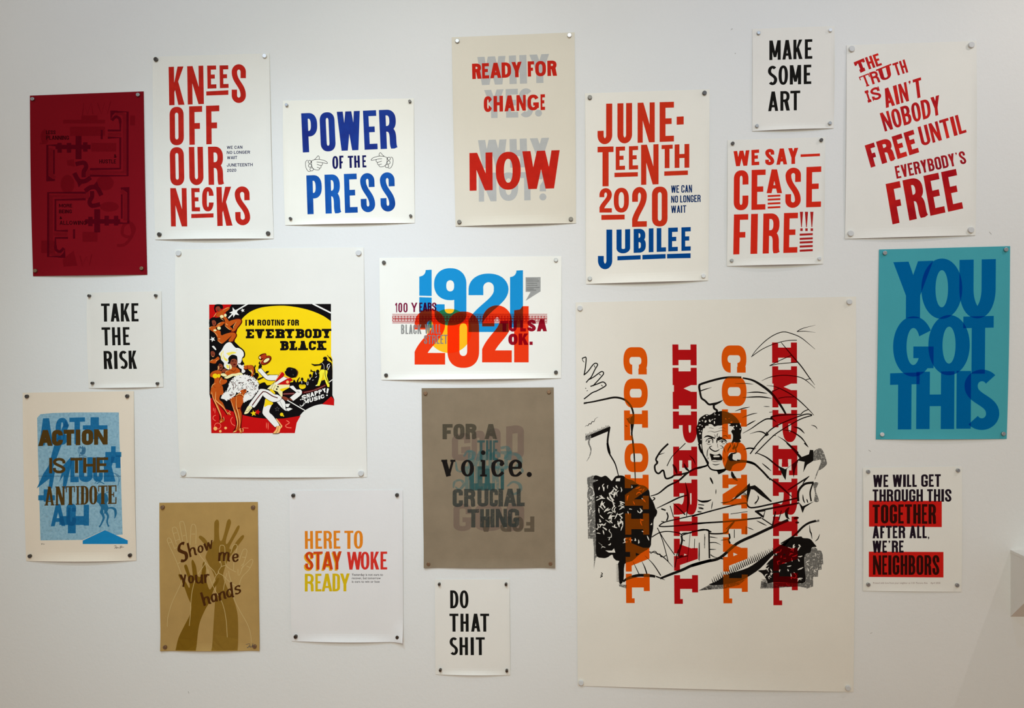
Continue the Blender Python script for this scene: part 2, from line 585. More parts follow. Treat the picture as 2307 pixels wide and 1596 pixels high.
def bl(q, u, v):
    (ax, ay), (bx, by), (cx, cy), (dx, dy) = q          # TL, TR, BR, BL ; v up from the bottom
    tx, ty = ax + (bx - ax) * u, ay + (by - ay) * u
    ox, oy = dx + (cx - dx) * u, dy + (cy - dy) * u
    return ox + (tx - ox) * v, oy + (ty - oy) * v


def layout(text, gap=.16, widths=None):
    x, out = 0.0, []
    for i, ch in enumerate(text):
        wd = (widths or {}).get(ch, WIDTH.get(ch, 1.0))
        if ch != ' ':
            out.append((ch, x, x + wd))
        x += wd + (gap if ch != ' ' else 0)
    tot = out[-1][2]
    return [(c, a / tot, b / tot) for c, a, b in out]


def word_shapes(text, quad, s, b, st='g', us=None, gap=.16, widths=None, **kw):
    """Triangulated letters of a word filling quad (photo-crop pixels)."""
    lx = (math.dist(quad[0], quad[1]) + math.dist(quad[3], quad[2])) / 2
    ly = (math.dist(quad[0], quad[3]) + math.dist(quad[1], quad[2])) / 2
    lay = [(c, u0, u1) for c, (u0, u1) in zip(text.replace(' ', ''), us)] if us else layout(text, gap, widths)
    V, F = [], []
    for ch, u0, u1 in lay:
        w = (u1 - u0) * lx
        top = {'g': .41, 's': .36, 'l': .5}[st] if ch in 'OCGDBPRQ0SUHAE' else .5
        vs, fs = boolean(STYLES[st](ch, w, ly, min(s, w * top), b, **kw))
        i0 = len(V)
        V += [bl(quad, u0 + x / lx, y / ly) for x, y in vs]
        F += [[i + i0 for i in f] for f in fs]
    return V, F


# ---------------------------------------------------------------- posters
GAP_STEP = 0.00006


class Poster:
    def __init__(self, label, crop, corners, paper, lift=(.006, .003, .003, .0), curl=None, n=(28, 36), kind='poster', off=.0012):
        self.ox, self.oy, self.k = crop
        self.q = [self.pix(*c) for c in corners]
        P = [on_wall(*p) for p in self.q]
        self.cx = sum(p[0] for p in P) / 4
        self.cz = sum(p[1] for p in P) / 4
        self.P = P
        self.lift, self.curl = lift, curl or ()
        nu, nv = n
        th = 0.0004
        ease = lambda t: t - .85 * math.sin(2 * PI * t) / (2 * PI)      # finer cells towards the edges, where the sheet bends
        vs = []
        for back in (0, 1):
            for j in range(nv + 1):
                for i in range(nu + 1):
                    u, v = ease(i / nu), ease(j / nv)
                    x, z = bl(P, u, v)
                    y = -th + back * th
                    vs.append((x - self.cx, y - self.rise(u, v), z - self.cz))
        N = (nu + 1) * (nv + 1)
        idx = lambda i, j, b=0: b * N + j * (nu + 1) + i
        fs = []
        for j in range(nv):
            for i in range(nu):
                fs.append((idx(i, j), idx(i + 1, j), idx(i + 1, j + 1), idx(i, j + 1)))
                fs.append((idx(i, j, 1), idx(i, j + 1, 1), idx(i + 1, j + 1, 1), idx(i + 1, j, 1)))
        for i in range(nu):
            fs.append((idx(i, 0), idx(i, 0, 1), idx(i + 1, 0, 1), idx(i + 1, 0)))
            fs.append((idx(i, nv), idx(i + 1, nv), idx(i + 1, nv, 1), idx(i, nv, 1)))
        for j in range(nv):
            fs.append((idx(0, j), idx(0, j + 1), idx(0, j + 1, 1), idx(0, j, 1)))
            fs.append((idx(nu, j), idx(nu, j, 1), idx(nu, j + 1, 1), idx(nu, j + 1)))
        o = obj(kind, vs, fs, paper)
        o.location = (self.cx, -off, self.cz)
        self.off = off
        o['label'] = label
        o['category'] = 'poster'
        o['group'] = 'posters pinned to the gallery wall'
        self.o = o
        self.layer = 1

    def rise(self, u, v):
        """how far the sheet stands off the wall: edges bow out between the pins, some corners curl"""
        l, m, n = self.lift, .06, .05
        u, v = min(1, max(0, u)), min(1, max(0, v))
        L = l[0] * max(0, 1 - v / m) ** 2 * math.sin(PI * u)
        L += l[1] * max(0, 1 - u / n) ** 2 * math.sin(PI * v)
        L += l[2] * max(0, 1 - (1 - u) / n) ** 2 * math.sin(PI * v)
        L += l[3] * max(0, 1 - (1 - v) / m) ** 2 * math.sin(PI * u)
        for (cu, cv, amp) in self.curl:
            L += amp * max(0, 1 - math.hypot(u - cu, (v - cv) * .8) / .14) ** 2
        return L

    def film(self, wx, wz, layer):
        """a point of a printed film lying on the sheet, in the poster's own frame"""
        u, v = .5, .5
        for _ in range(4):
            x, z = bl(self.P, u, v)
            x1, z1 = bl(self.P, u + .01, v)
            x2, z2 = bl(self.P, u, v + .01)
            a, c, b, d = (x1 - x) * 100, (z1 - z) * 100, (x2 - x) * 100, (z2 - z) * 100
            det = a * d - b * c
            u += ((wx - x) * d - (wz - z) * b) / det
            v += ((wz - z) * a - (wx - x) * c) / det
        r = self.rise(u, v)
        return (wx - self.cx, -0.0004 - GAP_STEP * layer - r * 1.04 - (.0001 if r > 1e-5 else 0), wz - self.cz)

    def pix(self, x, y):
        return self.ox + x / self.k, self.oy + y / self.k

    def put(self, name, V, F, m, layer=None, label=None, parent=None):
        layer = self.layer if layer is None else layer
        vs = [self.film(*on_wall(*self.pix(x, yy)), layer) for x, yy in V]
        fs = []
        for f in F:
            if sum((vs[f[i - 1]][0] * vs[f[i]][2] - vs[f[i]][0] * vs[f[i - 1]][2]) for i in range(len(f))) < 0:
                f = f[::-1]
            fs.append(f)
        o = obj(name, vs, fs, m, parent or self.o)
        if label:
            o['label'] = label
        return o

    def word(self, text, m, xs, yt, yb, s, b, dx=0, name='lettering', label=None, layer=None, st='g', shapes=None, **kw):
        """A line of letters: xs letter extents (or one (left, right) pair for automatic spacing), yt / yb top and base line at both ends."""
        auto = len(xs) == 2 and not isinstance(xs[0], (tuple, list))
        l, r = (xs[0], xs[1]) if auto else (xs[0][0], xs[-1][1])
        yt = yt if isinstance(yt, (tuple, list)) else (yt, yt)
        yb = yb if isinstance(yb, (tuple, list)) else (yb, yb)
        quad = [(l, yt[0]), (r, yt[1]), (r + dx, yb[1]), (l + dx, yb[0])]
        us = None if auto else [((a - l) / (r - l), (c - l) / (r - l)) for a, c in xs]
        V, F = word_shapes(text, quad, s, b, st, us, **kw)
        return self.put(name, V, F, m, layer, label)

    def quadword(self, text, m, quad, s, b, st='g', name='lettering', label=None, layer=None, us=None, **kw):
        V, F = word_shapes(text, quad, s, b, st, us, **kw)
        return self.put(name, V, F, m, layer, label)

    def shape(self, name, m, groups, layer=None, label=None, parent=None):
        V, F = boolean(groups)
        return self.put(name, V, F, m, layer, label, parent)

    def tiny(self, text, m, x0, x1, ytop, ybase, label=None, layer=None, name='small_print', bold=0.0):
        """Small type too fine to draw letter by letter: set in the plain built-in face."""
        cu = bpy.data.curves.new('small_type', 'FONT')
        cu.body = text
        cu.offset = bold
        cu.resolution_u = 2
        t = bpy.data.objects.new('small_type', cu)
        COL.objects.link(t)
        me = t.to_mesh()
        vs = [(v.co.x, v.co.y) for v in me.vertices]
        fs = [list(p.vertices) for p in me.polygons]
        t.to_mesh_clear()
        bpy.data.objects.remove(t)
        bpy.data.curves.remove(cu)
        xa, xb = min(v[0] for v in vs), max(v[0] for v in vs)
        cap = 0.69
        yt = ytop if isinstance(ytop, (tuple, list)) else (ytop, ytop)
        yb = ybase if isinstance(ybase, (tuple, list)) else (ybase, ybase)
        q = [(x0, yt[0]), (x1, yt[1]), (x1, yb[1]), (x0, yb[0])]
        return self.put(name, [bl(q, (x - xa) / (xb - xa), y / cap) for x, y in vs], fs, m, layer, label)


PIN_MESH = {}


def pin_mesh(kind, r, hgt):
    if kind in PIN_MESH:
        return PIN_MESH[kind]
    prof = [(0, -hgt), (r * .86, -hgt), (r * .96, -hgt + r * .05), (r, -hgt + r * .14), (r, -r * .1), (r * .94, 0), (0, 0)]
    n = 24
    vs, fs = [], []
    for i in range(n):
        a = 2 * PI * i / n
        for (q, y) in prof[1:-1]:
            vs.append((q * math.cos(a), y, q * math.sin(a)))
    m = len(prof) - 2
    for i in range(n):
        j = (i + 1) % n
        for k in range(m - 1):
            fs.append((i * m + k, i * m + k + 1, j * m + k + 1, j * m + k))
    fs.append([i * m for i in range(n)])
    fs.append([i * m + m - 1 for i in range(n)][::-1])
    me = bpy.data.meshes.new('pushpin')
    me.from_pydata(vs, [], fs)
    me.update()
    PIN_MESH[kind] = me
    return me


def pins(P, spots, size, what, kinds, where=('top left', 'top right', 'bottom right', 'bottom left')):
    """Four fasteners of a poster, at crop positions, each an object of its own; kinds: metal / pale."""
    for (x, y), wh, kd in zip(spots, where, kinds):
        r, hgt = size
        key = kd + str(r)
        me = pin_mesh(key, r, hgt)
        if not me.materials:
            me.materials.append(PIN_MATS[kd])
        o = bpy.data.objects.new('pushpin', me)
        COL.objects.link(o)
        wx, wz = on_wall(*P.pix(x, y))
        o.location = (wx, -P.off - 0.0003, wz)
        o.rotation_euler = (random.uniform(-.05, .05), random.uniform(0, 3), random.uniform(-.05, .05))
        adj = {'metal': 'steel', 'pale': 'pale grey', 'dark': 'dark reflecting steel', 'bronze': 'brownish metal', 'glint': 'light catching steel'}[kd]
        o['label'] = adj + ' pin at ' + wh + ' corner of the ' + what
        o['category'] = 'pin'
        o['group'] = 'round pins holding the posters'


# ---------------------------------------------------------------- room
def structure(o):
    o['kind'] = 'structure'
    return o


def box(name, x0, y0, z0, x1, y1, z1, m, parent=None):
    vs = [(x, y, z) for x in (x0, x1) for y in (y0, y1) for z in (z0, z1)]
    fs = [(0, 1, 3, 2), (4, 6, 7, 5), (0, 4, 5, 1), (2, 3, 7, 6), (0, 2, 6, 4), (1, 5, 7, 3)]
    return obj(name, vs, fs, m, parent)


M_WALL = surface('painted_plaster', rgb(226, 225, 221), .012, 3, .8, .25, 90, spec=.25)
M_FLOOR = surface('oiled_boards', rgb(186, 128, 72), .2, 4, .5)
M_CEIL = surface('white_ceiling', rgb(225, 223, 218), .01, 4, .9)
structure(box('wall_back', -3.6, 0.0, -0.02, 3.6, 0.14, 3.4, M_WALL))
structure(box('floor', -3.6, -4.6, -0.12, 3.6, 0.0, 0.0, M_FLOOR))
structure(box('ceiling', -3.6, -4.6, 3.4, 3.6, 0.14, 3.5, M_CEIL))

# scuffs on the paint
M_SCUFF = ink('scuff_marks', rgb(150, 145, 138), .55, rgb(225, 222, 216), worn=.5, wscale=150)


def scuff(pts, wpx):
    v, f = boolean([(pen(spl(pts, n=4), wpx, wpx, [.2, 1, .6]), [])])
    vs = []
    c = on_wall(*pts[0])
    for (x, y) in v:
        wx, wz = on_wall(x, y)
        vs.append((wx - c[0], -.0002, wz - c[1]))
    f = [q[::-1] if sum((vs[q[i - 1]][0] * vs[q[i]][2] - vs[q[i]][0] * vs[q[i - 1]][2]) for i in range(len(q))) < 0 else q for q in f]
    o = obj('trim_scuff', vs, f, M_SCUFF)
    o.location = (c[0], 0, c[1])
    o['kind'] = 'structure'


scuff([(1646, 69), (1649, 65), (1651, 66)], 1.4)
scuff([(1656, 119), (1657, 122)], 1.6)
scuff([(1956, 1014), (1962, 1018)], 1.5)
scuff([(2228, 522), (2234, 529)], 1.5)
scuff([(424, 1558), (426, 1564)], 1.6)
scuff([(1960, 1428), (1965, 1426)], 1.5)

# wedge-shaped white wall box at the right edge of the view, sloping underside
M_BOX = surface('white_painted_wood', rgb(222, 221, 216), .015, 8, .6)


def wedge_box():
    xl, zt = on_wall(2277, 1246)
    _, zb = on_wall(2277, 1390)
    wd, dp = .50, .15
    x0, x1 = xl, xl + wd
    lip = .008
    e = bpy.data.objects.new('wall_shelf', None)
    COL.objects.link(e)
    e.location = (x0, 0, zb)
    h = zt - zb
    d2 = dp
    side = [(0, 0, 0), (0, 0, h), (0, -d2, h), (0, -d2, min(dp, h * .86))]
    vs = side + [(wd, y, z) for _, y, z in side]
    fs = [(0, 1, 2, 3), (7, 6, 5, 4), (1, 5, 6, 2), (2, 6, 7, 3), (3, 7, 4, 0), (0, 4, 5, 1)]
    obj('body', [(x, y, z) for x, y, z in vs], fs, M_BOX, e)
    t = box('top_panel', -.001, -d2 - .001, h, wd + .001, 0, h + lip, M_BOX, e)
    t['label'] = 'thin white top board'
    e['label'] = 'white wedge shaped wall shelf with sloping underside, at the right edge'
    e['category'] = 'shelf'


wedge_box()

PIN_MATS = {
    'metal': surface('brushed_steel', rgb(165, 165, 165), .06, 400, .42, metal=1.0),
    'glint': surface('steel_bright_glint', rgb(215, 215, 215), .04, 400, .5, metal=.6),  # same steel pins; the lamp light they catch is put into this paler colour
    'dark': surface('steel_dark_reflection', rgb(92, 88, 84), .08, 400, .40, metal=1.0),  # same steel again, the dark room it mirrors painted into the colour
    'bronze': surface('dull_bronze', rgb(140, 112, 88), .1, 300, .5, metal=.8),
    'pale': surface('pale_grey_enamel', rgb(205, 205, 203), .02, 300, .5),
}


def paper(name, r, g, b, vary=.02, scale=6, bump=.12, bscale=500):
    return surface(name + '_paper', rgb(r, g, b), vary, scale, .92, bump, bscale, spec=.08)


RED = lambda n, r=196, g=38, b=28, **k: ink(n, rgb(r, g, b), **k)

# ---------------------------------------------------------------- crimson poster
P = Poster('crimson poster with faint tone on tone pipework, lettered LESS PLANNING', (40, 190, 3.547), [(100, 92), (1008, 58), (1037, 1523), (125, 1535)],
           paper('crimson', 124, 11, 23, .05, 5))
I_DK = ink('deep_crimson_ink', rgb(92, 8, 25), .6, rgb(225, 195, 200))
I_FA = ink('faint_crimson_ink', rgb(110, 9, 25), .16, rgb(245, 232, 232))
I_LT = ink('light_crimson_ink', rgb(136, 22, 33), .45, rgb(240, 228, 228))
I_BK = ink('black_on_crimson_ink', rgb(52, 6, 14), .92, rgb(120, 110, 110))
fl = lambda pts: [(1126 - x, 1600 - y) for x, y in pts]
faint = [rc(365, 285, 700, 315), rc(420, 340, 700, 415), rc(510, 250, 640, 300), rc(590, 470, 790, 540), [(395, 610), (450, 600), (460, 660), (400, 650)],
         disc(400, 800, 55, 75), disc(700, 790, 70, 60), disc(735, 980, 75, 40), rc(180, 470, 235, 480), rc(900, 250, 940, 330), rc(520, 1180, 640, 1260), rc(190, 1250, 300, 1350), disc(220, 420, 34, 60), [(360, 1400), (450, 1330), (480, 1450), (370, 1460)]]
P.shape('faint_pattern', I_FA, [([q], []) for q in faint] + [(pen([(520, 250), (530, 150), (560, 240), (590, 150), (605, 240)], 10), []), (pen([(640, 150), (670, 240), (695, 150), (720, 235), (745, 140)], 10), []),
        (pen([(500, 1370), (520, 1450), (550, 1380), (575, 1450), (595, 1360)], 10), []),
        (pen(spl([(905, 1100), (850, 1130), (840, 1200), (900, 1220), (935, 1160), (905, 1110), (920, 1200), (860, 1280), (795, 1290)]), 24), [])], 1)
P.shape('pale_overprint', I_LT, [([rc(290, 1185, 400, 1212)], []), ([rc(722, 388, 830, 415)], []), (pen([(858, 240), (858, 705), (590, 705)], 34), []), (pen(spl([(858, 290), (850, 245), (805, 235), (775, 270)]), 26), []),
        (pen(fl([(858, 240), (858, 705), (590, 705)]), 34), []), (pen(spl(fl([(858, 290), (850, 245), (805, 235), (775, 270)])), 26), []), (pen([(265, 510), (265, 720), (300, 750)], 30), []), (pen(fl([(265, 510), (265, 720), (300, 750)]), 30), []),
        ([[(540, 690), (580, 680), (590, 720), (550, 740)]], []), ([[(525, 870), (570, 850), (575, 920), (535, 910)]], [])], 2)
ln = []
for f in (lambda q: q, fl):
    ln += [pen(f([(745, 222), (880, 222), (880, 732), (580, 732)]), 18), pen(f([(722, 428), (822, 428), (822, 675), (580, 680)]), 18),
           pen(f([(722, 371), (822, 371), (822, 300)]), 17), pen(f(spl([(822, 310), (815, 275), (785, 262), (755, 290)])), 22), [f([(742, 212), (800, 212), (760, 250), (745, 290)])],
           pen(f([(300, 765), (240, 775), (240, 488), (320, 490)]), 18), [f([(232, 720), (300, 770), (232, 778)])], pen(f([(292, 525), (292, 720)]), 14),
           [f(rc(465, 415, 512, 600)), f(rc(305, 485, 585, 520)), f(rc(320, 470, 355, 548)), f(rc(395, 470, 430, 548)), f(rc(525, 465, 560, 540))], [f(rc(665, 365, 682, 440))],
           pen(f(spl([(465, 640), (530, 628), (550, 660), (530, 700), (530, 745)])), 34), pen(f(spl([(455, 710), (490, 770), (540, 775), (585, 745)])), 36), [f([(470, 760), (520, 790), (490, 825)])]]
P.shape('pipework_print', I_DK, [(q, []) for q in ln], 3)
for t, x, a, b in (('LESS', (230, 305), 370, 400), ('PLANNING', (230, 412), 412, 445), ('&', (772, 790), 563, 587), ('HUSTLE', (655, 788), 602, 634), ('MORE', (333, 438), 957, 985), ('BEING', (333, 435), 1003, 1032),
                   ('&', (338, 355), 1060, 1077), ('ALLOWING', (338, 553), 1092, 1124)):
    P.word(t, I_BK, x, a, b, 5.5, 5, layer=4, ry=.5)
pins(P, [(128, 122), (968, 88), (997, 1473), (150, 1492)], (.0055, .006), 'crimson poster', ('metal', 'metal', 'bronze', 'bronze'))

# ---------------------------------------------------------------- knees off our necks
P = Poster('white poster lettered KNEES OFF OUR NECKS in tall red capitals', (330, 100, 3.4696), [(50, 98), (962, 70), (995, 1520), (70, 1528)], paper('soft_white', 231, 228, 219), lift=(.011, .004, .003, 0))
I = ink('red_wood_type_ink', rgb(186, 40, 31), 1, vary=.13, scale=40)
P.word('KN', I, [(175, 293), (320, 446)], (178, 168), (478, 468), 42, 45, 5)
P.word('EE', I, [(476, 546), (573, 641)], (168, 165), (348, 342), 36, 32, 3)
P.shape('underline', I, [([[(469, 370), (642, 360), (642, 396), (470, 402)]], [])])
P.word('S', I, [(668, 779)], 157, 460, 42, 42, ry=.2)
P.word('OFF', I, [(182, 292), (335, 437), (467, 571)], (492, 478), (792, 780), 42, 46, 3)
P.word('OUR', I, [(183, 293), (333, 443), (482, 598)], (806, 800), (1106, 1098), 43, 46, 6)
P.word('N', I, [(188, 315)], 1125, 1425, 42, 45, 6)
P.word('E', I, [(352, 417)], 1125, 1307, 36, 32, 4)
P.word('C', I, [(437, 527)], 1117, 1307, 40, 34, 0, ry=.42)
P.shape('underline', I, [([[(352, 1328), (526, 1322), (526, 1355), (352, 1360)]], [])])
P.word('KS', I, [(548, 665), (690, 806)], (1117, 1110), (1422, 1414), 42, 44, 8, ry=.2)
I = ink('navy_fine_ink', rgb(58, 60, 88))
for t, x, a, b in (('WE CAN', (630, 752), (796, 793), (819, 817)), ('NO LONGER', (630, 811), (835, 832), (859, 856)), ('WAIT', (632, 711), (876, 874), (900, 898)), ('JUNETEENTH', (630, 832), (933, 929), (958, 954)), ('2020', (632, 703), (975, 973), (999, 997))):
    P.word(t, I, x, a, b, 4.6, 4.4, ry=.46, leg='d', name='small_lettering')
pins(P, [(80, 122), (927, 95), (955, 1480), (107, 1488)], (.0062, .006), 'KNEES OFF OUR NECKS poster', ('dark', 'glint', 'dark', 'dark'))

# ---------------------------------------------------------------- power of the press
P = Poster('cream poster lettered POWER OF THE PRESS in blue with pointing hands', (625, 210, 5.148), [(66, 90), (1583, 62), (1593, 1507), (92, 1533)], paper('cream', 238, 235, 223), lift=(.009, .006, .003, 0))
I = ink('indigo_ink', rgb(36, 44, 126), vary=.16, scale=9, c2=rgb(32, 64, 144))
P.word('POWER', I, [(277, 457), (488, 660), (690, 957), (993, 1145), (1178, 1368)], (236, 190), (690, 643), 75, 66, 20)
I = ink('navy_ink', rgb(24, 26, 84), vary=.2)
P.word('OF', I, [(638, 705), (718, 767)], (733, 726), (882, 876), 25, 22, 3, ry=.42)
P.word('THE', I, [(817, 880), (890, 955), (985, 1030)], (730, 722), (870, 862), 25, 22, 4)
I = ink('blue_ink', rgb(26, 68, 146), vary=.16, scale=9, c2=rgb(28, 88, 166))
P.word('PRESS', I, [(337, 512), (547, 722), (772, 920), (958, 1124), (1187, 1357)], (956, 917), (1407, 1372), 72, 66, 14, ry=.2)
P.ox, P.oy, P.k = 680, 340, 10.486
hand = [pen(spl([(152, 228), (112, 238), (90, 300), (103, 400), (140, 470), (175, 492), (212, 480)]), 11),
        pen(spl([(225, 242), (300, 210), (350, 165), (390, 120), (420, 160), (414, 206)]), 11), pen(spl([(300, 212), (360, 207), (415, 205), (500, 222), (572, 250), (610, 290), (590, 304), (500, 286), (420, 272), (352, 266)]), 11),
        pen(spl([(490, 288), (492, 325), (455, 350), (360, 322)]), 11), pen(spl([(465, 350), (455, 398), (430, 410), (360, 390)]), 11),
        pen(spl([(432, 408), (415, 445), (380, 458), (300, 442), (252, 392), (235, 320), (236, 245)]), 11)]
beads = [(190, 265, 36, 36), (198, 355, 38, 38), (236, 440, 42, 38)]
ring_ = [([disc(x, y, a + 5, b + 5)], [disc(x, y, a - 7, b - 7)]) for x, y, a, b in beads]
hide = [disc(x, y, a, b) for x, y, a, b in beads]
I = ink('black_line_ink', rgb(26, 26, 34))
mir = lambda p: [(2250 - x, y - 76) for x, y in p]
P.shape('pointing_hand', I, [(q, hide) for q in hand] + ring_, label='line drawn hand pointing right')
P.shape('pointing_hand', I, [([mir(r) for r in q], [mir(h) for h in hide]) for q in hand] + [([mir(a[0])], [mir(b[0])]) for a, b in ring_], label='line drawn hand pointing left')
P.ox, P.oy, P.k = 625, 210, 5.148
pins(P, [(115, 145), (1540, 102), (1550, 1427), (160, 1460)], (.0042, .008), 'POWER OF THE PRESS poster', ('metal', 'dark', 'dark', 'dark'))

# ---------------------------------------------------------------- ready for change now
P = Poster('tall beige poster lettered READY FOR CHANGE NOW in red over grey words', (1000, 60, 3.4696), [(62, 85), (1022, 46), (1033, 1538), (92, 1563)], paper('beige', 222, 214, 196), lift=(.010, .003, .003, 0))
I = ink('silver_grey_ink', rgb(182, 182, 178), vary=.03)
k = dict(layer=1, ry=.4)
P.word('WHY', I, [(262, 482), (508, 645), (668, 822)], (240, 215), (460, 440), 56, 48, 6, label='grey word WHY', **k)
P.word('YES', I, [(315, 467), (483, 578), (590, 690)], (498, 482), (717, 710), 50, 44, 4, label='grey word YES', slant=1, **k)
P.shape('full_stop', I, [([disc(740, 678, 27)], [])], 1)
P.word('WHY', I, [(267, 490), (513, 648), (672, 823)], (890, 870), (1110, 1096), 56, 48, 6, label='grey word WHY', **k)
P.word('NOT', I, [(272, 410), (430, 580), (598, 705)], (1145, 1138), (1370, 1358), 50, 46, 2, label='grey word NOT', layer=1, ry=.5)
P.word('?', I, [(722, 826)], 1130, 1358, 50, 46, label='grey question mark', layer=1, slant=1)
I = ink('warm_red_ink', rgb(212, 44, 32), .75, rgb(225, 60, 40), vary=.08, scale=40)
k = dict(layer=2, ry=.42)
P.word('READY', I, [(220, 290), (297, 352), (360, 447), (450, 524), (528, 608)], (292, 276), (412, 396), 28, 25, 3, label='red word READY', leg='d', **k)
P.word('FOR', I, [(655, 705), (713, 797), (808, 880)], (274, 266), (393, 386), 28, 25, 2, label='red word FOR', leg='d', **k)
P.word('CHANGE', I, [(312, 377), (388, 462), (473, 553), (567, 640), (653, 742), (755, 790)], (547, 530), (670, 653), 28, 25, 1, label='red word CHANGE', slant=1, **k)
P.word('NOW', I, [(200, 380), (405, 600), (613, 905)], (990, 967), (1285, 1265), 64, 55, 2, label='large red word NOW', layer=2, ry=.5)
pins(P, [(107, 117), (981, 73), (993, 1508), (122, 1530)], (.006, .006), 'READY FOR CHANGE NOW poster', ('metal', 'glint', 'dark', 'dark'))

# ---------------------------------------------------------------- juneteenth
P = Poster('white poster lettered JUNETEENTH 2020 in red and JUBILEE in blue', (1300, 190, 3.4696), [(63, 72), (1035, 40), (1025, 1535), (70, 1562)], paper('warm_white', 235, 230, 218), lift=(.011, .004, .004, 0))
I = ink('vermilion_ink', rgb(202, 52, 30), vary=.05)
P.word('JUNE', I, [(160, 275), (315, 430), (473, 607), (645, 757)], (155, 138), (472, 448), 48, 46)
P.shape('hyphen', I, [([[(778, 255), (833, 252), (833, 315), (778, 318)]], [])])
P.word('T', I, [(160, 285)], (490, 487), (800, 798), 48, 44)
P.word('EE', I, [(302, 375), (405, 477)], (490, 483), (672, 666), 36, 32)
P.shape('underline', I, [([[(292, 693), (475, 688), (475, 722), (292, 728)]], [])])
P.word('N', I, [(500, 637)], (475, 469), (788, 783), 46, 44)
P.word('TH', I, [(660, 747), (762, 877)], (477, 467), (658, 653), 38, 32)
P.shape('underline', I, [([[(681, 682), (866, 675), (866, 710), (681, 717)]], [])])
P.word('20', I, [(175, 272), (287, 405)], (814, 809), (1004, 1004), 38, 34, ry=.45)
P.shape('underline', I, [([[(190, 1023), (372, 1020), (372, 1058), (190, 1062)]], [])])
P.word('20', I, [(430, 545), (585, 707)], (805, 800), (1117, 1112), 46, 44)
I = ink('royal_blue_ink', rgb(10, 70, 138), vary=.05)
P.word('J', I, [(163, 275)], 1137, 1447, 46, 44)
P.word('UBILEE', I, [(308, 415), (442, 537), (560, 597), (622, 695), (712, 787), (815, 888)], (1137, 1117), (1325, 1301), 40, 34)
for q in ([(315, 1345), (497, 1337), (497, 1370), (315, 1378)], [(510, 1335), (692, 1328), (692, 1363), (510, 1371)], [(703, 1328), (887, 1322), (887, 1360), (703, 1363)]):
    P.shape('underline', I, [([q], [])])
I = ink('dark_blue_ink', rgb(18, 46, 96))
P.word('WE CAN', I, (735, 898), (793, 787), (850, 847), 8.5, 8, name='small_lettering')
P.word('NO LONGER', I, (735, 965), (873, 865), (928, 921), 8.5, 8, name='small_lettering')
P.word('WAIT', I, (735, 853), (950, 947), (1008, 1005), 8.5, 8, name='small_lettering')
pins(P, [(99, 107), (993, 72), (985, 1500), (99, 1522)], (.006, .006), 'JUNETEENTH JUBILEE poster', ('dark', 'dark', 'glint', 'metal'))

# ---------------------------------------------------------------- three small black and white posters
I_BLACK = ink('black_wood_type_ink', rgb(28, 27, 25), vary=.2)
P = Poster('small white poster lettered MAKE SOME ART in black', (1620, 50, 6.138), [(460, 95), (1595, 55), (1583, 1470), (458, 1510)], paper('pale_grey_white', 230, 226, 217), lift=(.007, .002, .004, 0), n=(20, 26))
k = dict(ry=.5, slant=1, leg='d')
P.word('MAKE', I_BLACK, [(693, 850), (873, 1005), (1025, 1150), (1183, 1287)], (258, 238), (528, 508), 42, 37, **k)
P.word('SOME', I_BLACK, [(678, 797), (820, 950), (975, 1132), (1168, 1272)], (608, 590), (876, 857), 44, 37, **k)
P.word('ART', I_BLACK, [(677, 815), (845, 972), (983, 1120)], (964, 948), (1235, 1220), 42, 36, **k)
pins(P, [(540, 158), (1530, 120), (1525, 1405), (517, 1442)], (.0048, .006), 'MAKE SOME ART poster', ('metal', 'glint', 'metal', 'metal'))
P = Poster('small white poster lettered TAKE THE RISK in black', (185, 645, 6.65), [(75, 98), (1192, 75), (1222, 1512), (103, 1528)], paper('pale_grey_white', 230, 226, 217), lift=(.006, .004, .002, 0), n=(20, 26))
P.word('TAKE', I_BLACK, [(287, 417), (430, 563), (582, 715), (742, 847)], (262, 256), (533, 529), 46, 37, 4, **k)
P.word('THE', I_BLACK, [(295, 425), (450, 575), (613, 713)], (618, 614), (890, 884), 44, 37, 8, **k)
P.word('RISK', I_BLACK, [(325, 450), (480, 530), (562, 678), (698, 818)], (972, 966), (1244, 1240), 46, 37, 8, **k)
pins(P, [(123, 147), (1117, 143), (1143, 1458), (170, 1453)], (.0042, .007), 'TAKE THE RISK poster', ('dark', 'dark', 'dark', 'dark'))
P = Poster('small white poster lettered DO THAT SHIT in black', (970, 1295, 6.7915), [(68, 75), (1208, 70), (1220, 1535), (77, 1525)], paper('pale_grey_white', 230, 226, 217), lift=(.005, .002, .003, 0), n=(20, 26))
P.word('DO', I_BLACK, [(300, 427), (447, 580)], 240, 515, 46, 38, 2, **k)
P.word('THAT', I_BLACK, [(290, 427), (458, 583), (620, 760), (760, 897)], 597, 872, 46, 36, 2, **k)
P.word('SHIT', I_BLACK, [(297, 415), (443, 572), (613, 663), (692, 830)], 958, 1231, 46, 36, 2, **k)
pins(P, [(137, 138), (1157, 138), (1167, 1458), (155, 1448)], (.0040, .009), 'DO THAT SHIT poster', ('dark', 'dark', 'dark', 'dark'))

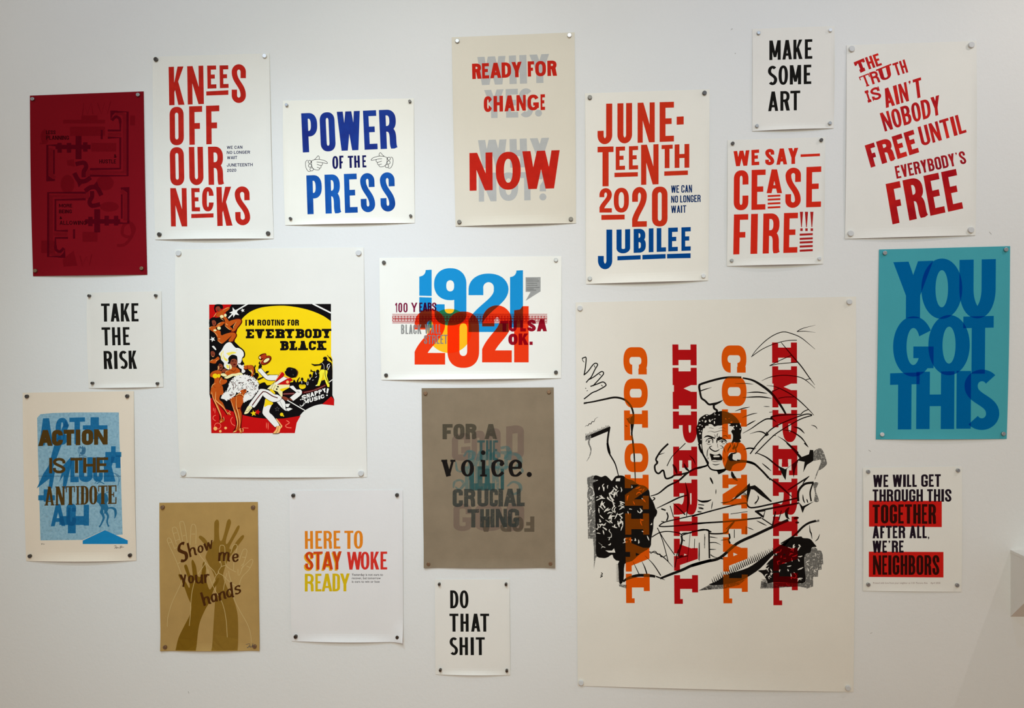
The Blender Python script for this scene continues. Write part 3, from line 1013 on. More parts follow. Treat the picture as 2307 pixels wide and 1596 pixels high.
# ---------------------------------------------------------------- we say cease fire
P = Poster('white poster lettered WE SAY CEASE FIRE in red with stacked bars', (1620, 295, 5.0667), [(97, 105), (1210, 72), (1188, 1520), (88, 1545)], paper('soft_white', 231, 228, 219), lift=(.009, .003, .004, 0), n=(22, 28))
I = ink('bright_red_ink', rgb(212, 44, 28), vary=.04)
P.word('WE', I, [(163, 345), (367, 455)], (234, 214), (408, 391), 42, 38, 2)
P.word('SAY', I, [(525, 628), (652, 775), (787, 902)], (210, 195), (396, 377), 42, 38, 0)
P.shape('dash', I, [([[(928, 270), (1148, 260), (1150, 290), (928, 300)]], [])])
P.word('CE', I, [(168, 335), (370, 530)], (455, 442), (910, 900), 68, 62, -3)
P.word('A', I, [(541, 717)], 441, 713, 56, 42)
P.shape('stacked_bars', I, [([[(553, y + 3), (698, y - 4), (698, y + 18), (553, y + 25)]], []) for y in (733, 774, 819, 864)])
P.word('SE', I, [(757, 933), (995, 1164)], (426, 407), (884, 869), 66, 62, -4, ry=.19)
P.word('FIRE', I, [(168, 332), (364, 442), (504, 690), (739, 899)], (956, 935), (1413, 1391), 70, 64, -8)
I = ink('dull_red_ink', rgb(176, 36, 34), vary=.05)
for x in (920, 977, 1038):
    P.word('!', I, [(x, x + 37)], 925, 1145, 30, 30, name='exclamation_mark')
P.shape('stacked_bars', I, [([[(918, y + 3), (1068, y - 4), (1067, y + 20), (918, y + 27)]], []) for y in (1172, 1220, 1262, 1308, 1355)])
pins(P, [(150, 148), (1160, 110), (1137, 1460), (140, 1482)], (.0048, .006), 'CEASE FIRE poster', ('dark', 'dark', 'glint', 'metal'))

# ---------------------------------------------------------------- the truth
P = Poster('white poster with slanting red words THE TRUTH IS AIN\'T NOBODY FREE', (1890, 80, 3.3957), [(58, 75), (1050, 43), (1043, 1530), (45, 1557)], paper('soft_white', 231, 228, 219), lift=(.006, .003, .004, 0))
I = ink('blended_red_ink', rgb(160, 20, 36), vary=.06, scale=16, c2=rgb(212, 44, 34))
P.quadword('T', I, [(110, 208), (188, 175), (220, 262), (145, 297)], 26, 22, 's')
P.quadword('HE', I, [(196, 172), (297, 137), (329, 228), (228, 262)], 20, 17, 'g')
P.quadword('T', I, [(150, 320), (226, 290), (258, 378), (183, 402)], 15, 9, 's')
P.quadword('R', I, [(228, 287), (285, 268), (316, 357), (256, 377)], 18, 16, 'g')
P.quadword('U', I, [(280, 264), (397, 217), (416, 318), (312, 358)], 30, 15, 's', t=12, e=15)
P.quadword('TH', I, [(405, 218), (500, 184), (529, 283), (436, 312)], 17, 16, 'g')
P.quadword('IS', I, [(193, 428), (300, 388), (328, 482), (222, 517)], 20, 17, 's')
P.quadword("AIN'T", I, [(325, 415), (625, 321), (641, 470), (358, 557)], 25, 22, widths={'N': .95, 'A': 1.1, 'T': .95, 'I': .42})
P.quadword('NOBODY', I, [(310, 597), (764, 457), (779, 604), (350, 737)], 24, 21, ry=.42)
P.quadword('FREE', I, [(195, 843), (567, 722), (612, 895), (243, 1013)], 42, 36, widths={'F': .75, 'R': 1.1, 'E': .8})
P.quadword('UNTIL', I, [(599, 703), (940, 598), (975, 742), (634, 850)], 25, 21)
I = ink('wine_red_ink', rgb(140, 20, 36), vary=.08, scale=16, c2=rgb(180, 34, 36))
P.quadword("EVERYBODY'S", I, [(423, 1003), (955, 883), (976, 980), (440, 1098)], 17, 15, widths={'E': .8, "'": .45})
I = ink('crimson_blend_ink', rgb(160, 16, 30), vary=.06, scale=12, c2=rgb(196, 36, 30))
P.quadword('FREE', I, [(355, 1138), (893, 1022), (948, 1325), (408, 1447)], 62, 50, widths={'F': .85, 'R': 1.1, 'E': .9}, label='largest word FREE')
pins(P, [(93, 107), (1007, 77), (1003, 1490), (85, 1517)], (.0082, .006), 'slanting TRUTH poster', ('pale',) * 4)

# ---------------------------------------------------------------- you got this
P = Poster('turquoise poster with overlapping blue letters YOU GOT THIS', (1960, 545, 3.5077), [(70, 62), (1105, 35), (1078, 1558), (45, 1562)], paper('turquoise', 72, 162, 172, .03, 4), lift=(.004, .002, .003, 0))
I = ink('translucent_blue_ink', rgb(0, 82, 140), .05, rgb(26, 160, 236), vary=.06, scale=10)
n = 0
for t, x0, x1, a, b in (('Y', 182, 498, (162, 150), 605), ('O', 405, 728, 133, 610), ('U', 705, 992, (144, 137), 606), ('G', 182, 502, 590, 1066), ('O', 460, 787, 579, 1055), ('T', 735, 975, (592, 586), 1043),
                        ('T', 157, 390, (1040, 1032), 1483), ('H', 365, 665, (1028, 1024), 1480), ('I', 682, 796, 1021, 1477), ('S', 755, 1010, 1010, 1487)):
    n += 1
    P.word(t, I, [(x0, x1)], a, b, 112 if t in 'YOU' else 106, 92, -3, name='letter', layer=n, ry=.5, e=2.05, slant=1, my=.1)
pins(P, [(113, 90), (1068, 63), (1047, 1517), (91, 1522)], (.0058, .005), 'turquoise YOU GOT THIS poster', ('metal', 'metal', 'metal', 'glint'))

# ---------------------------------------------------------------- 1921 2021
P = Poster('white landscape poster with overprinted numerals 1921 in blue, 2021 in red', (850, 570, 5.4094), [(28, 62), (2243, 40), (2240, 1527), (52, 1548)], paper('bright_white', 240, 238, 228), lift=(.013, .005, .005, 0), n=(36, 26))
P.shape('sun_disc', ink('yellow_ink', rgb(255, 186, 34), vary=.02), [([disc(880, 952, 270, 270, 48)], [])], 1, 'yellow disc behind the numerals')
I = ink('sky_blue_ink', rgb(30, 150, 222), .08, rgb(34, 158, 232), vary=.02)
one = lambda x0, x1, y0, y1, st: [[(x1, y0), (x1, y1), (x1 - st, y1), (x1 - st, y0 + 85)], ] and \
    [[(x1, y0), (x1, y1), (x0, y1), (x0, y0 + 84)] + bez((x0, y0 + 84), (x0 + 50, y0 + 78), (x0 + 78, y0 + 50), (x0 + 78, y0 + 4), 6)[1:]]
P.shape('numeral', I, [(one(513, 664, 206, 915, 150), [[(400, 520), (800, 530), (800, 550), (400, 536)]])], 2, 'blue numeral 1 with a crack')
P.shape('numeral', I, [([rbox(693, 187, 1087, 578, 197, 195)], [rbox(842, 335, 937, 470, 48, 60)]), ([rc(938, 380, 1087, 710)], []),
                       ([rbox(700, 600, 1087, 885, 193, 170, (0, 0, 1, 1))], [rc(600, 560, 1187, 627), rbox(822, 500, 938, 740, 58, 58, (0, 0, 1, 1))]), ([rc(938, 600, 1087, 720)], [])], 2, 'blue numeral 9')
P.word('2', I, [(1113, 1600)], 253, 965, 180, 105, layer=2, ry=.42, name='numeral', label='blue numeral 2')
P.shape('numeral', I, [(one(1618, 1776, 212, 910, 150), [])], 2, 'blue numeral 1')
I = ink('orange_red_ink', rgb(250, 66, 28), .17, rgb(255, 68, 28), vary=.02)
P.word('2', I, [(456, 828)], 683, 1362, 150, 142, layer=3, ry=.42, name='numeral', label='red numeral 2')
P.word('0', I, [(856, 1242)], 715, 1402, 146, 145, layer=3, ry=.3, name='numeral', label='red numeral 0')
P.word('2', I, [(1278, 1640)], 640, 1335, 150, 146, layer=3, ry=.42, name='numeral', label='red numeral 2')
P.shape('numeral', I, [([[(1845, 650), (1845, 1335), (1668, 1335), (1668, 700), (1740, 690), (1770, 650)]], [])], 3, 'red numeral 1')
I = ink('pattern_red_ink', rgb(176, 40, 44), .10, rgb(186, 44, 50))
cut = []
x = 204
while x < 2060:
    for y in (786, 823):
        cut += pen([(x - 13, y - 13), (x + 13, y + 13)], 6) + pen([(x - 13, y + 13), (x + 13, y - 13)], 6)
        cut += [disc(x + 18.5, y, 5, 3.5, 8), disc(x, y - 15, 3.5, 4, 8)]
    x += 37
P.shape('pattern_band', I, [([rc(185, 745, 2070, 750)], []), ([rc(185, 757, 2070, 761)], []), ([rc(185, 767, 2070, 842)], cut), ([rc(185, 848, 2070, 852)], []), ([rc(185, 856, 2070, 860)], [])], 4, 'red lattice band across the numerals')
I = ink('maroon_ink', rgb(110, 16, 60), .2, rgb(140, 22, 66), vary=.06)
P.word('100', I, [(220, 243), (258, 305), (320, 370)], 610, 725, 17, 15, layer=5, ry=.3)
P.word('YEARS', I, [(413, 490), (512, 552), (555, 612), (615, 665), (668, 722)], (608, 606), (724, 708), 19, 16, layer=5, ry=.3)
I = ink('deep_red_ink', rgb(158, 18, 42), .22, rgb(170, 24, 48), vary=.06)
P.word('TULSA', I, [(1500, 1598), (1603, 1700), (1742, 1812), (1830, 1932), (1945, 2067)], (830, 806), (962, 956), 46, 38, layer=5, ry=.4)
P.word('OK', I, [(1597, 1710), (1722, 1842)], (986, 982), (1124, 1122), 46, 38, layer=5, ry=.5)
P.shape('full_stop', I, [([rc(1855, 1082, 1894, 1122)], [])], 5)
I = ink('dotted_grey_ink', rgb(150, 150, 148), .6, rgb(190, 190, 188))
P.word('BLACK', I, [(292, 332), (345, 380), (388, 432), (440, 482), (492, 540)], 874, 990, 17, 14, layer=6, ry=.25)
P.word('WALL', I, [(582, 648), (655, 700), (712, 742), (750, 775)], 872, 986, 15, 14, layer=6)
P.word('STREET', I, [(570, 610), (618, 660), (668, 715), (725, 760), (770, 808), (812, 858)], (1003, 998), 1110, 15, 14, layer=6, ry=.25)
I = ink('bubble_grey_ink', rgb(160, 160, 156))
bub = P.shape('speech_bubble', I, [([[(1808, 298), (1990, 296), (1990, 470), (1808, 585), (1868, 477), (1808, 476)]], [])], 1, 'grey speech bubble with fine print')
P.shape('fine_print', ink('grey_fine_ink', rgb(70, 70, 70), .8), [(pen([(a, y), (b, y)], 1, 4), []) for y, a, b in ((320, 1818, 1958), (345, 1818, 1972), (371, 1826, 1948), (396, 1818, 1952), (421, 1818, 1978), (440, 1818, 1908), (454, 1818, 1936))], 3, parent=bub)
pins(P, [(85, 120), (2178, 90), (2177, 1455), (110, 1490)], (.0055, .006), '1921 2021 poster', ('dark', 'metal', 'dark', 'dark'))

# ---------------------------------------------------------------- action is the antidote
P = Poster('cream print with brown words ACTION IS THE ANTIDOTE over a blue block', (40, 870, 3.9407), [(47, 60), (1033, 45), (1055, 1550), (78, 1553)], paper('warm_cream', 232, 218, 198), lift=(.009, .003, .003, 0))
P.ox, P.oy, P.k = 60, 930, 4.9875
P.shape('blue_block', ink('mottled_pale_blue_ink', rgb(132, 180, 206), .8, rgb(200, 225, 235), vary=.09, scale=120, c2=rgb(160, 198, 214), worn=.36, wscale=120),
        [([[(122, 60), (160, 18), (300, 4), (560, -2), (1040, -2), (1046, 300), (1062, 640), (1068, 900), (1082, 1370), (1000, 1376), (880, 1318), (636, 1430), (160, 1436), (148, 1000), (132, 500)]], [])], 1, 'mottled pale blue block')
I = ink('clear_blue_ink', rgb(44, 132, 184), .35, rgb(70, 158, 205), vary=.05)
P.word('ACT', I, [(145, 300), (330, 475), (485, 660)], (66, 52), (372, 350), 62, 50, layer=2, ry=.4, name='background_lettering')
P.shape('plus_sign', I, [([rc(722, 52, 816, 300), rc(636, 142, 912, 192)], [])], 3)
P.shape('plus_sign', I, [([rc(952, 378, 1004, 566), rc(888, 442, 1068, 498)], [])], 2)
P.shape('plus_sign', I, [([rc(1004, 480, 1058, 622)], [])], 3)
P.shape('lightning_bolt', I, [([[(440, 90), (480, 140), (300, 620), (330, 620), (290, 852), (250, 852), (262, 740), (118, 852), (190, 690), (250, 600), (310, 380)]], [])], 4)
P.shape('lightning_bolt', I, [([[(410, 600), (500, 500), (520, 520), (480, 700), (440, 860), (410, 830), (420, 700), (370, 780), (395, 690)]], [])], 2)
P.word('LUCK', I, [(495, 590), (592, 745), (752, 860), (872, 1000)], (505, 495), (782, 775), 60, 60, layer=3, name='background_lettering')
P.shape('plus_sign', I, [([rc(135, 928, 322, 985), rc(196, 862, 246, 1000)], [])], 5)
P.word('AC', I, [(275, 440), (450, 560)], (1030, 1020), (1278, 1270), 44, 46, layer=2, name='background_lettering')
P.shape('background_lettering', I, [([rc(645, 1035, 705, 1270)], [])], 2)
P.shape('plus_sign', I, [([rc(468, 1070, 556, 1356), rc(372, 1162, 646, 1262)], [])], 3)
I2 = ink('house_blue_ink', rgb(30, 132, 188), vary=.04)
P.shape('triangle_block', I2, [([[(634, 1438), (882, 1320), (1140, 1436), (1140, 1476), (634, 1476)]], [])], 2, 'flat blue triangle at the foot')
I3 = ink('blue_line_ink', rgb(36, 108, 150), .6)
P.shape('fold_line', ink('fold_blue_ink', rgb(36, 108, 150), .34), [(pen([(136, 714), (1064, 714)], 2, 13), [])], 1)
P.shape('raised_hand_drawing', I3, [([spl([(596, 400), (598, 380), (612, 378), (618, 392), (634, 374), (644, 392), (656, 384), (668, 404), (664, 450), (640, 474), (612, 470), (600, 450)], True, 4)], [spl([(606, 400), (625, 410), (618, 440), (604, 440)], True, 4)]),
        (pen(spl([(592, 385), (584, 430), (600, 480), (592, 500)]), 6), []), (pen(spl([(592, 482), (640, 486), (680, 498)]), 7), [])], 4)
leg = lambda pts, wd, tp=None: (pen(spl(pts, n=4), wd, wd, tp), [])
P.shape('horse_print', ink('horse_blue_ink', rgb(38, 116, 160), .62, rgb(150, 200, 220)), [
    ([spl([(800, 930), (850, 900), (905, 920), (922, 980), (905, 1020), (925, 1070), (905, 1120), (880, 1135), (850, 1150), (826, 1120), (838, 1070), (812, 1020), (792, 1000)], True, 4)],
     [spl([(868, 1090), (876, 1110), (870, 1140), (864, 1112)], True, 3)]),
    leg([(852, 1130), (870, 1180), (852, 1230), (832, 1270), (818, 1282)], 26, [1.2, 1, .7, .6, .9]), leg([(890, 1110), (918, 1160), (908, 1220), (918, 1262), (928, 1278)], 26, [1.2, .9, .7, .6, .9]),
    leg([(915, 1075), (960, 1070), (996, 1090), (1004, 1140), (992, 1190)], 28, [.5, .8, 1.1, .9, .2]),
    leg([(770, 700), (800, 750), (860, 790), (880, 800)], 8), leg([(730, 720), (790, 760), (770, 800)], 6), leg([(860, 640), (930, 660), (1000, 690), (1040, 740), (1030, 820)], 6), leg([(1000, 680), (1050, 720), (1046, 780)], 5),
    leg([(480, 600), (460, 700), (430, 790)], 6), leg([(790, 800), (830, 780), (870, 800)], 9), leg([(780, 870), (830, 930), (900, 900), (960, 880)], 7), leg([(600, 900), (680, 910), (730, 890)], 5)], 4)
I = ink('brown_block_ink', rgb(86, 62, 24), .94, vary=.08)
P.word('ACTION', I, [(134, 296), (288, 412), (420, 540), (556, 608), (624, 752), (762, 914)], (196, 186), (376, 358), 52, 46, layer=6, ry=.34)
P.word('IS', I, [(258, 292), (300, 440)], 508, 682, 34, 30, layer=6, ry=.38)
P.word('THE', I, [(498, 632), (640, 782), (790, 920)], (508, 502), (680, 672), 36, 30, layer=6)
P.word('ANTIDOTE', I, [(205, 318), (326, 438), (445, 548), (556, 602), (608, 700), (708, 796), (808, 912), (916, 1014)], (832, 816), (1044, 1024), 36, 13, layer=6, st='s', t=11, e=8)
P.shape('pencil_note', ink('pencil', rgb(92, 86, 82)), [leg([(165, 1476), (176, 1468), (172, 1484), (190, 1470), (196, 1484), (208, 1472)], 3)], 1)
P.shape('signature', ink('pencil', rgb(92, 86, 82)), [leg(q, 4) for q in ([(985, 1500), (1010, 1496), (996, 1526)], [(990, 1526), (1020, 1510), (1012, 1528), (1032, 1514), (1040, 1524), (1052, 1512)], [(1060, 1498), (1056, 1530)], [(1050, 1500), (1078, 1500), (1060, 1516), (1084, 1514), (1098, 1508)])], 1)
P.ox, P.oy, P.k = 40, 870, 3.9407
pins(P, [(90, 92), (979, 90), (1004, 1500), (117, 1508)], (.0055, .007), 'blue ACTION IS THE ANTIDOTE print', ('dark', 'dark', 'dark', 'dark'))

# ---------------------------------------------------------------- here to stay woke
P = Poster('off-white poster lettered HERE TO STAY WOKE READY in orange, red and yellow', (640, 1090, 4.3135), [(55, 68), (1155, 62), (1160, 1535), (73, 1530)], paper('cool_white', 227, 224, 221), lift=(.008, .004, .003, 0), curl=[(1, 0, .014)])
I = ink('orange_ink', rgb(228, 132, 34), vary=.06)
P.word('HERE', I, [(203, 282), (305, 370), (385, 465), (482, 547)], (460, 457), (634, 632), 28, 22, 2)
P.word('TO', I, [(587, 675), (680, 767)], (458, 456), (634, 632), 30, 22, ry=.42)
I = ink('golden_ink', rgb(232, 168, 30), vary=.05)
P.word('STAY', I, [(195, 279), (278, 368), (364, 469), (461, 553)], (672, 668), (850, 846), 28, 22, layer=1, label='golden shadow of the word STAY')
I = ink('red_orange_ink', rgb(216, 72, 26), .9, rgb(230, 120, 40), vary=.06)
P.word('STAY', I, [(207, 287), (287, 377), (374, 477), (470, 562)], (662, 657), (836, 833), 28, 22, layer=2, label='red orange word STAY')
I = ink('tomato_ink', rgb(214, 52, 42), vary=.05)
P.word('WOKE', I, [(613, 755), (747, 830), (842, 925), (938, 1003)], (663, 660), (836, 834), 28, 22, ry=.42)
I = ink('mustard_ink', rgb(216, 182, 26), vary=.06)
P.word('READY', I, [(203, 290), (305, 365), (367, 470), (472, 545), (545, 640)], (876, 872), (1048, 1046), 28, 22)
I = ink('charcoal_small_ink', rgb(66, 62, 62))
P.tiny('Yesterday is not ours to', I, 658, 962, 873, 895, bold=.012)
P.tiny('recover, but tomorrow', I, 660, 940, 907, 928, bold=.012)
P.tiny('is ours to win or lose', I, 660, 930, 941, 962, bold=.012)
pins(P, [(95, 112), (1101, 108), (1105, 1488), (118, 1482)], (.0054, .007), 'HERE TO STAY WOKE poster', ('dark', 'dark', 'dark', 'dark'))

# ---------------------------------------------------------------- for a ... voice
P = Poster('grey brown chipboard print with the black word voice over teal words', (940, 860, 3.669), [(37, 55), (1128, 48), (1140, 1537), (57, 1537)], surface('chipboard', rgb(137, 121, 99), .07, 14, .9, .15, 300, spec=.1), lift=(.005, .002, .004, 0), curl=[(0, 0, .006), (1, 0, .006)])
rot = lambda q: [(1178 - x, 1592 - y) for x, y in q]
I = ink('faded_plum_ink', rgb(128, 100, 94), .30)
P.word('GOOD', I, [(287, 440), (450, 560), (570, 690), (735, 882)], (440, 350), (655, 650), 52, 60, layer=1, name='background_lettering')
P.word('GOD', I, [(300, 450), (480, 700), (740, 885)], 1010, 1235, 50, 40, layer=1, name='background_lettering')
I = ink('teal_ink', rgb(78, 126, 124), .40, vary=.12, worn=.40, wscale=90)
sw = lambda pts, w, tp=None: (pen(spl(pts, n=6), w, w * .6, tp), [])
P.shape('teal_pattern', I, [sw([(300, 880), (310, 830), (360, 815), (385, 850), (350, 890), (315, 870)], 26, [.4, 1, 1, 1, .5]), sw([(740, 870), (790, 830), (845, 850), (850, 900), (800, 930), (770, 900)], 30, [.4, 1, 1, 1, .5]), sw([(320, 660), (330, 730), (370, 740), (372, 680)], 22, [.5, 1, 1, .4]),
                            sw([(720, 640), (760, 600), (830, 610), (850, 670), (800, 720), (740, 700)], 40, [.4, 1, 1, 1, .4]), sw([(690, 550), (740, 545), (765, 590), (760, 650)], 40, [.8, 1, 1, .6]), sw([(385, 620), (420, 575), (470, 590), (455, 640), (405, 650)], 30, [.5, 1, 1, .5]), sw([(850, 700), (870, 740), (840, 770)], 22, [.4, 1, .4])], 2)
P.word('HEART', I, [(395, 470), (480, 545), (550, 610), (620, 680), (668, 740)], 700, 895, 30, 30, layer=3, name='background_lettering')
P.word('MOST', I, [(420, 540), (540, 620), (610, 690), (690, 780)], 575, 720, 30, 26, layer=4, name='background_lettering')
I = ink('dark_teal_ink', rgb(40, 92, 92), .55)
P.word('THE', I, [(497, 560), (568, 618), (625, 668)], 486, 650, 22, 18, layer=5, name='background_lettering')
P.shape('teal_bars', I, [([rc(430, 720, 470, 890)], []), ([rc(500, 700, 540, 890)], []), ([rc(560, 720, 600, 900)], []), ([rc(690, 720, 716, 895)], []), ([rc(430, 840, 640, 900)], [])], 4)
I = ink('faint_umber_ink', rgb(92, 80, 64), .5)
for t, xs in (('FOR', [(210, 293), (300, 392), (400, 490)]), ('A', [(557, 660)])):
    q = [(xs[0][0], 350), (xs[-1][1], 350), (xs[-1][1], 477), (xs[0][0], 477)]
    l, r = xs[0][0], xs[-1][1]
    P.quadword(t, I, rot(q), 34, 30, us=[((a - l) / (r - l), (b - l) / (r - l)) for a, b in xs], ry=.4, layer=2, label='faint upside down lettering')
I = ink('umber_ink', rgb(76, 71, 58), .62, vary=.12, worn=.36, wscale=120)
P.word('FOR', I, [(210, 293), (300, 392), (400, 490)], (352, 348), (477, 476), 36, 30, layer=6, ry=.4)
P.word('A', I, [(557, 660)], 351, 475, 34, 30, layer=6)
I = ink('slate_ink', rgb(60, 66, 62), .66, vary=.12, worn=.36, wscale=120)
P.word('CRUCIAL', I, [(293, 378), (388, 480), (498, 590), (598, 668), (672, 710), (715, 820), (822, 888)], (888, 884), (1037, 1030), 34, 30, layer=6)
P.word('THING', I, [(416, 512), (520, 598), (606, 640), (648, 742), (750, 842)], (1055, 1050), (1206, 1203), 34, 30, layer=6)
I = ink('voice_black_ink', rgb(30, 26, 24), .97)
P.word('voice', I, [(200, 316), (362, 470), (520, 576), (615, 716), (758, 864)], 646, 785, 33, 17, layer=7, st='l', name='voice_lettering', label='black small letters voice')
P.shape('full_stop', I, [([disc(926, 768, 21)], [])], 7)
pins(P, [(69, 96), (1088, 85), (1102, 1503), (95, 1507)], (.0056, .005), 'grey brown voice print', ('bronze',) * 4)

# ---------------------------------------------------------------- neighbors
P = Poster('small white poster lettered WE WILL GET THROUGH THIS TOGETHER with red bars', (1900, 1000, 2.6779), [(117, 145), (713, 137), (711, 893), (117, 888)], paper('soft_white', 231, 228, 219), lift=(.0015, .002, .003, 0), n=(20, 26))
I = ink('bar_red_ink', rgb(206, 32, 26), vary=.04)
P.shape('red_bar', I, [([[(153, 343), (592, 345), (592, 503), (153, 500)]], [])], 1, 'red bar behind TOGETHER')
P.shape('red_bar', I, [([[(152, 651), (602, 653), (602, 807), (152, 804)]], [])], 1, 'red bar behind NEIGHBORS')
I = ink('aubergine_ink', rgb(34, 24, 34))
wd = {'E': .72, 'L': .66, 'F': .7, 'T': .9, 'I': .42, 'W': 1.4}
P.word('WE WILL GET', I, (178, 586), (188, 184), (262, 260), 14, 12, layer=2, widths=wd)
P.word('THROUGH THIS', I, (175, 650), (276, 274), (350, 350), 14, 12, layer=2, widths=wd)
P.word('AFTER ALL,', I, (175, 524), (495, 494), (571, 570), 14, 12, layer=2, widths=wd)
P.word("WE'RE", I, (175, 362), (585, 584), (658, 657), 14, 12, layer=2, widths=dict(wd, **{"'": .45}))
I = ink('dark_brown_ink', rgb(52, 18, 14))
P.word('TOGETHER', I, (175, 557), (368, 364), (480, 484), 19, 15, layer=2, widths={'E': .72, 'T': .95})
P.word('NEIGHBORS', I, (177, 577), (674, 672), (790, 792), 19, 14, layer=2, widths={'E': .72, 'N': 1.2, 'I': .45})
I = ink('small_brown_ink', rgb(140, 110, 105))
P.tiny('Printed with love from your neighbor at 1101 Parsons Ave.    April 2020', I, 178, 583, 835, 845)
pins(P, [(146, 168), (687, 160), (682, 852), (147, 848)], (.0053, .005), 'WE WILL GET THROUGH THIS poster', ('metal',) * 4)


# ---------------------------------------------------------------- pictures made of many small printed shapes
def st(pts, w, taper=None, n=5):
    """a drawn line"""
    return (pen(spl(pts, n=n), w, w, taper), [])


TP = [.25, 1, 1, .25]
TO = [1, .8, .15]
TI = [.15, .8, 1]


def blob(pts, n=4):
    return spl(pts, True, n)


def figure(P, name, items, parent, label=None):
    """items: (material, layer, shapes) drawn on each other and kept as ONE mesh with several inks."""
    vs, fs, mi, mats = [], [], [], []
    for m, _, groups in sorted(items, key=lambda t: t[1]):
        if m not in mats:
            mats.append(m)
        V, F = boolean(groups)
        i0 = len(vs)
        P.seq = getattr(P, 'seq', 5) + .3
        vs += [P.film(*on_wall(*P.pix(px, py)), P.seq) for px, py in V]
        for f in F:
            f = [i + i0 for i in f]
            if sum((vs[f[i - 1]][0] * vs[f[i]][2] - vs[f[i]][0] * vs[f[i - 1]][2]) for i in range(len(f))) < 0:
                f = f[::-1]
            fs.append(f)
            mi.append(mats.index(m))
    o = obj(name, vs, fs, mats[0], parent)
    for m in mats[1:]:
        o.data.materials.append(m)
    for p, i in zip(o.data.polygons, mi):
        p.material_index = i
    if label:
        o['label'] = label
    return o


def S(*polys):
    return [(q, []) if isinstance(q[0][0], (list, tuple)) else ([q], []) for q in polys]


K_ = ink('picture_black_ink', rgb(20, 17, 18), vary=.1)
K_WHITE = ink('picture_white_ink', rgb(240, 236, 228), vary=.01)
K_CREAM = ink('picture_cream_ink', rgb(244, 232, 170), vary=.02)
K_YEL = ink('picture_yellow_ink', rgb(247, 210, 24), vary=.04, scale=8)
K_RED = ink('picture_red_ink', rgb(198, 20, 20), vary=.05, scale=10)
K_SKIN = ink('picture_orange_brown_ink', rgb(192, 84, 26), vary=.05)
K_DUSK = ink('picture_brown_ink', rgb(140, 66, 44), vary=.06)
K_HI = ink('picture_peach_ink', rgb(250, 186, 112), vary=.03)
K_OX = ink('picture_oxblood_ink', rgb(84, 10, 12), vary=.06)
K_PINK = ink('picture_pink_ink', rgb(250, 122, 96), vary=.03)
K_GREY = ink('picture_grey_ink', rgb(92, 88, 88), vary=.03)

P = Poster('large white poster with yellow, red and black dance hall picture, I\'M ROOTING FOR EVERYBODY BLACK', (385, 545, 2.9284), [(30, 50), (1273, 37), (1295, 1553), (62, 1553)],
           paper('chalk_white', 231, 228, 219), lift=(.007, .010, .004, 0))
RT = P
A_ = (465, 675, 5.15)
B_ = (470, 680, 15.96)
C_ = (470, 770, 13.3)
D_ = (470, 870, 13.875)
E_ = (550, 790, 14.507)
F_ = (550, 870, 13.879)
G_ = (660, 790, 11.4)


def frame(c):
    P.ox, P.oy, P.k = c


frame(A_)
bite = spl([(1483, 1232), (1420, 1218), (1340, 1215), (1250, 1235), (1150, 1285), (1090, 1345), (1050, 1430), (1028, 1551)], n=4)
pic = P.shape('picture', K_, [([[(35, 60), (1447, 52), (1449, 650), (1466, 700), (1464, 1110), (1485, 1160)] + bite + [(60, 1552), (55, 1400), (50, 1150), (38, 1100)]], [])], 1, 'square dance hall picture on black')
yel = spl([(330, 490), (350, 390), (400, 250), (480, 165), (560, 120), (650, 92), (760, 78), (870, 73), (960, 78), (1060, 92), (1150, 112), (1230, 136), (1310, 168), (1380, 205), (1449, 255)], n=3)
P.shape('yellow_backdrop', K_YEL, [([yel + [(1449, 650), (1465, 700), (1465, 900), (1290, 960), (1080, 960), (1000, 960), (600, 1010), (560, 880), (430, 760), (400, 560)]], [])], 2, parent=pic)
P.shape('red_ground', K_RED, [([[(50, 1150), (70, 1140), (120, 1170), (230, 1272), (340, 1312), (450, 1348), (560, 1370), (720, 1388), (900, 1382), (1095, 1350), (1050, 1430), (1028, 1551), (60, 1552), (55, 1400)]], [])], 2, parent=pic)
P.shape('red_corner', K_RED, [([[(35, 60), (300, 57), (240, 130), (200, 200), (100, 215), (37, 232)]], [])], 2, parent=pic)
P.shape('red_corner', K_RED, [([[(1345, 1216), (1450, 1125), (1482, 1160), (1483, 1230)]], [])], 2, parent=pic)
P.shape('white_stars', K_WHITE, [([star(330, 150, 62, .42, -1.95)], []), ([star(424, 127, 25, .42, -1.8)], []), ([star(75, 462, 34, .42, -2.0)], []), (pen([(258, 218), (312, 162)], 15), []), (pen([(362, 122), (486, 50)], 15), []),
                                 (pen([(1235, 50), (1447, 157)], 17), []), ([blob([(68, 545), (90, 540), (118, 580), (105, 585), (80, 560)])], [])], 2, parent=pic)
P.word("I'M", K_, [(455, 472), (476, 490), (494, 556)], (236, 234), (306, 304), 19, 14, layer=3).parent = pic
for t, xs in (('ROOTING', [(594, 640), (650, 695), (705, 745), (752, 790), (797, 813), (820, 860), (868, 908)]), ('FOR', [(945, 978), (985, 1025), (1032, 1076)])):
    P.word(t, K_, xs, 234, 304, 17, 14, layer=3, ry=.3).parent = pic
P.word('EVERYBODY', K_, [(460, 556), (566, 676), (690, 786), (800, 912), (912, 1024), (1036, 1140), (1146, 1226), (1236, 1338), (1340, 1452)], (345, 341), (452, 449), 44, 26, layer=3, st='s', t=26, e=14).parent = pic
P.word('BLACK', K_, [(858, 958), (966, 1056), (1066, 1182), (1190, 1274), (1284, 1394)], (482, 479), (592, 589), 44, 26, layer=3, st='s', t=26, e=14).parent = pic

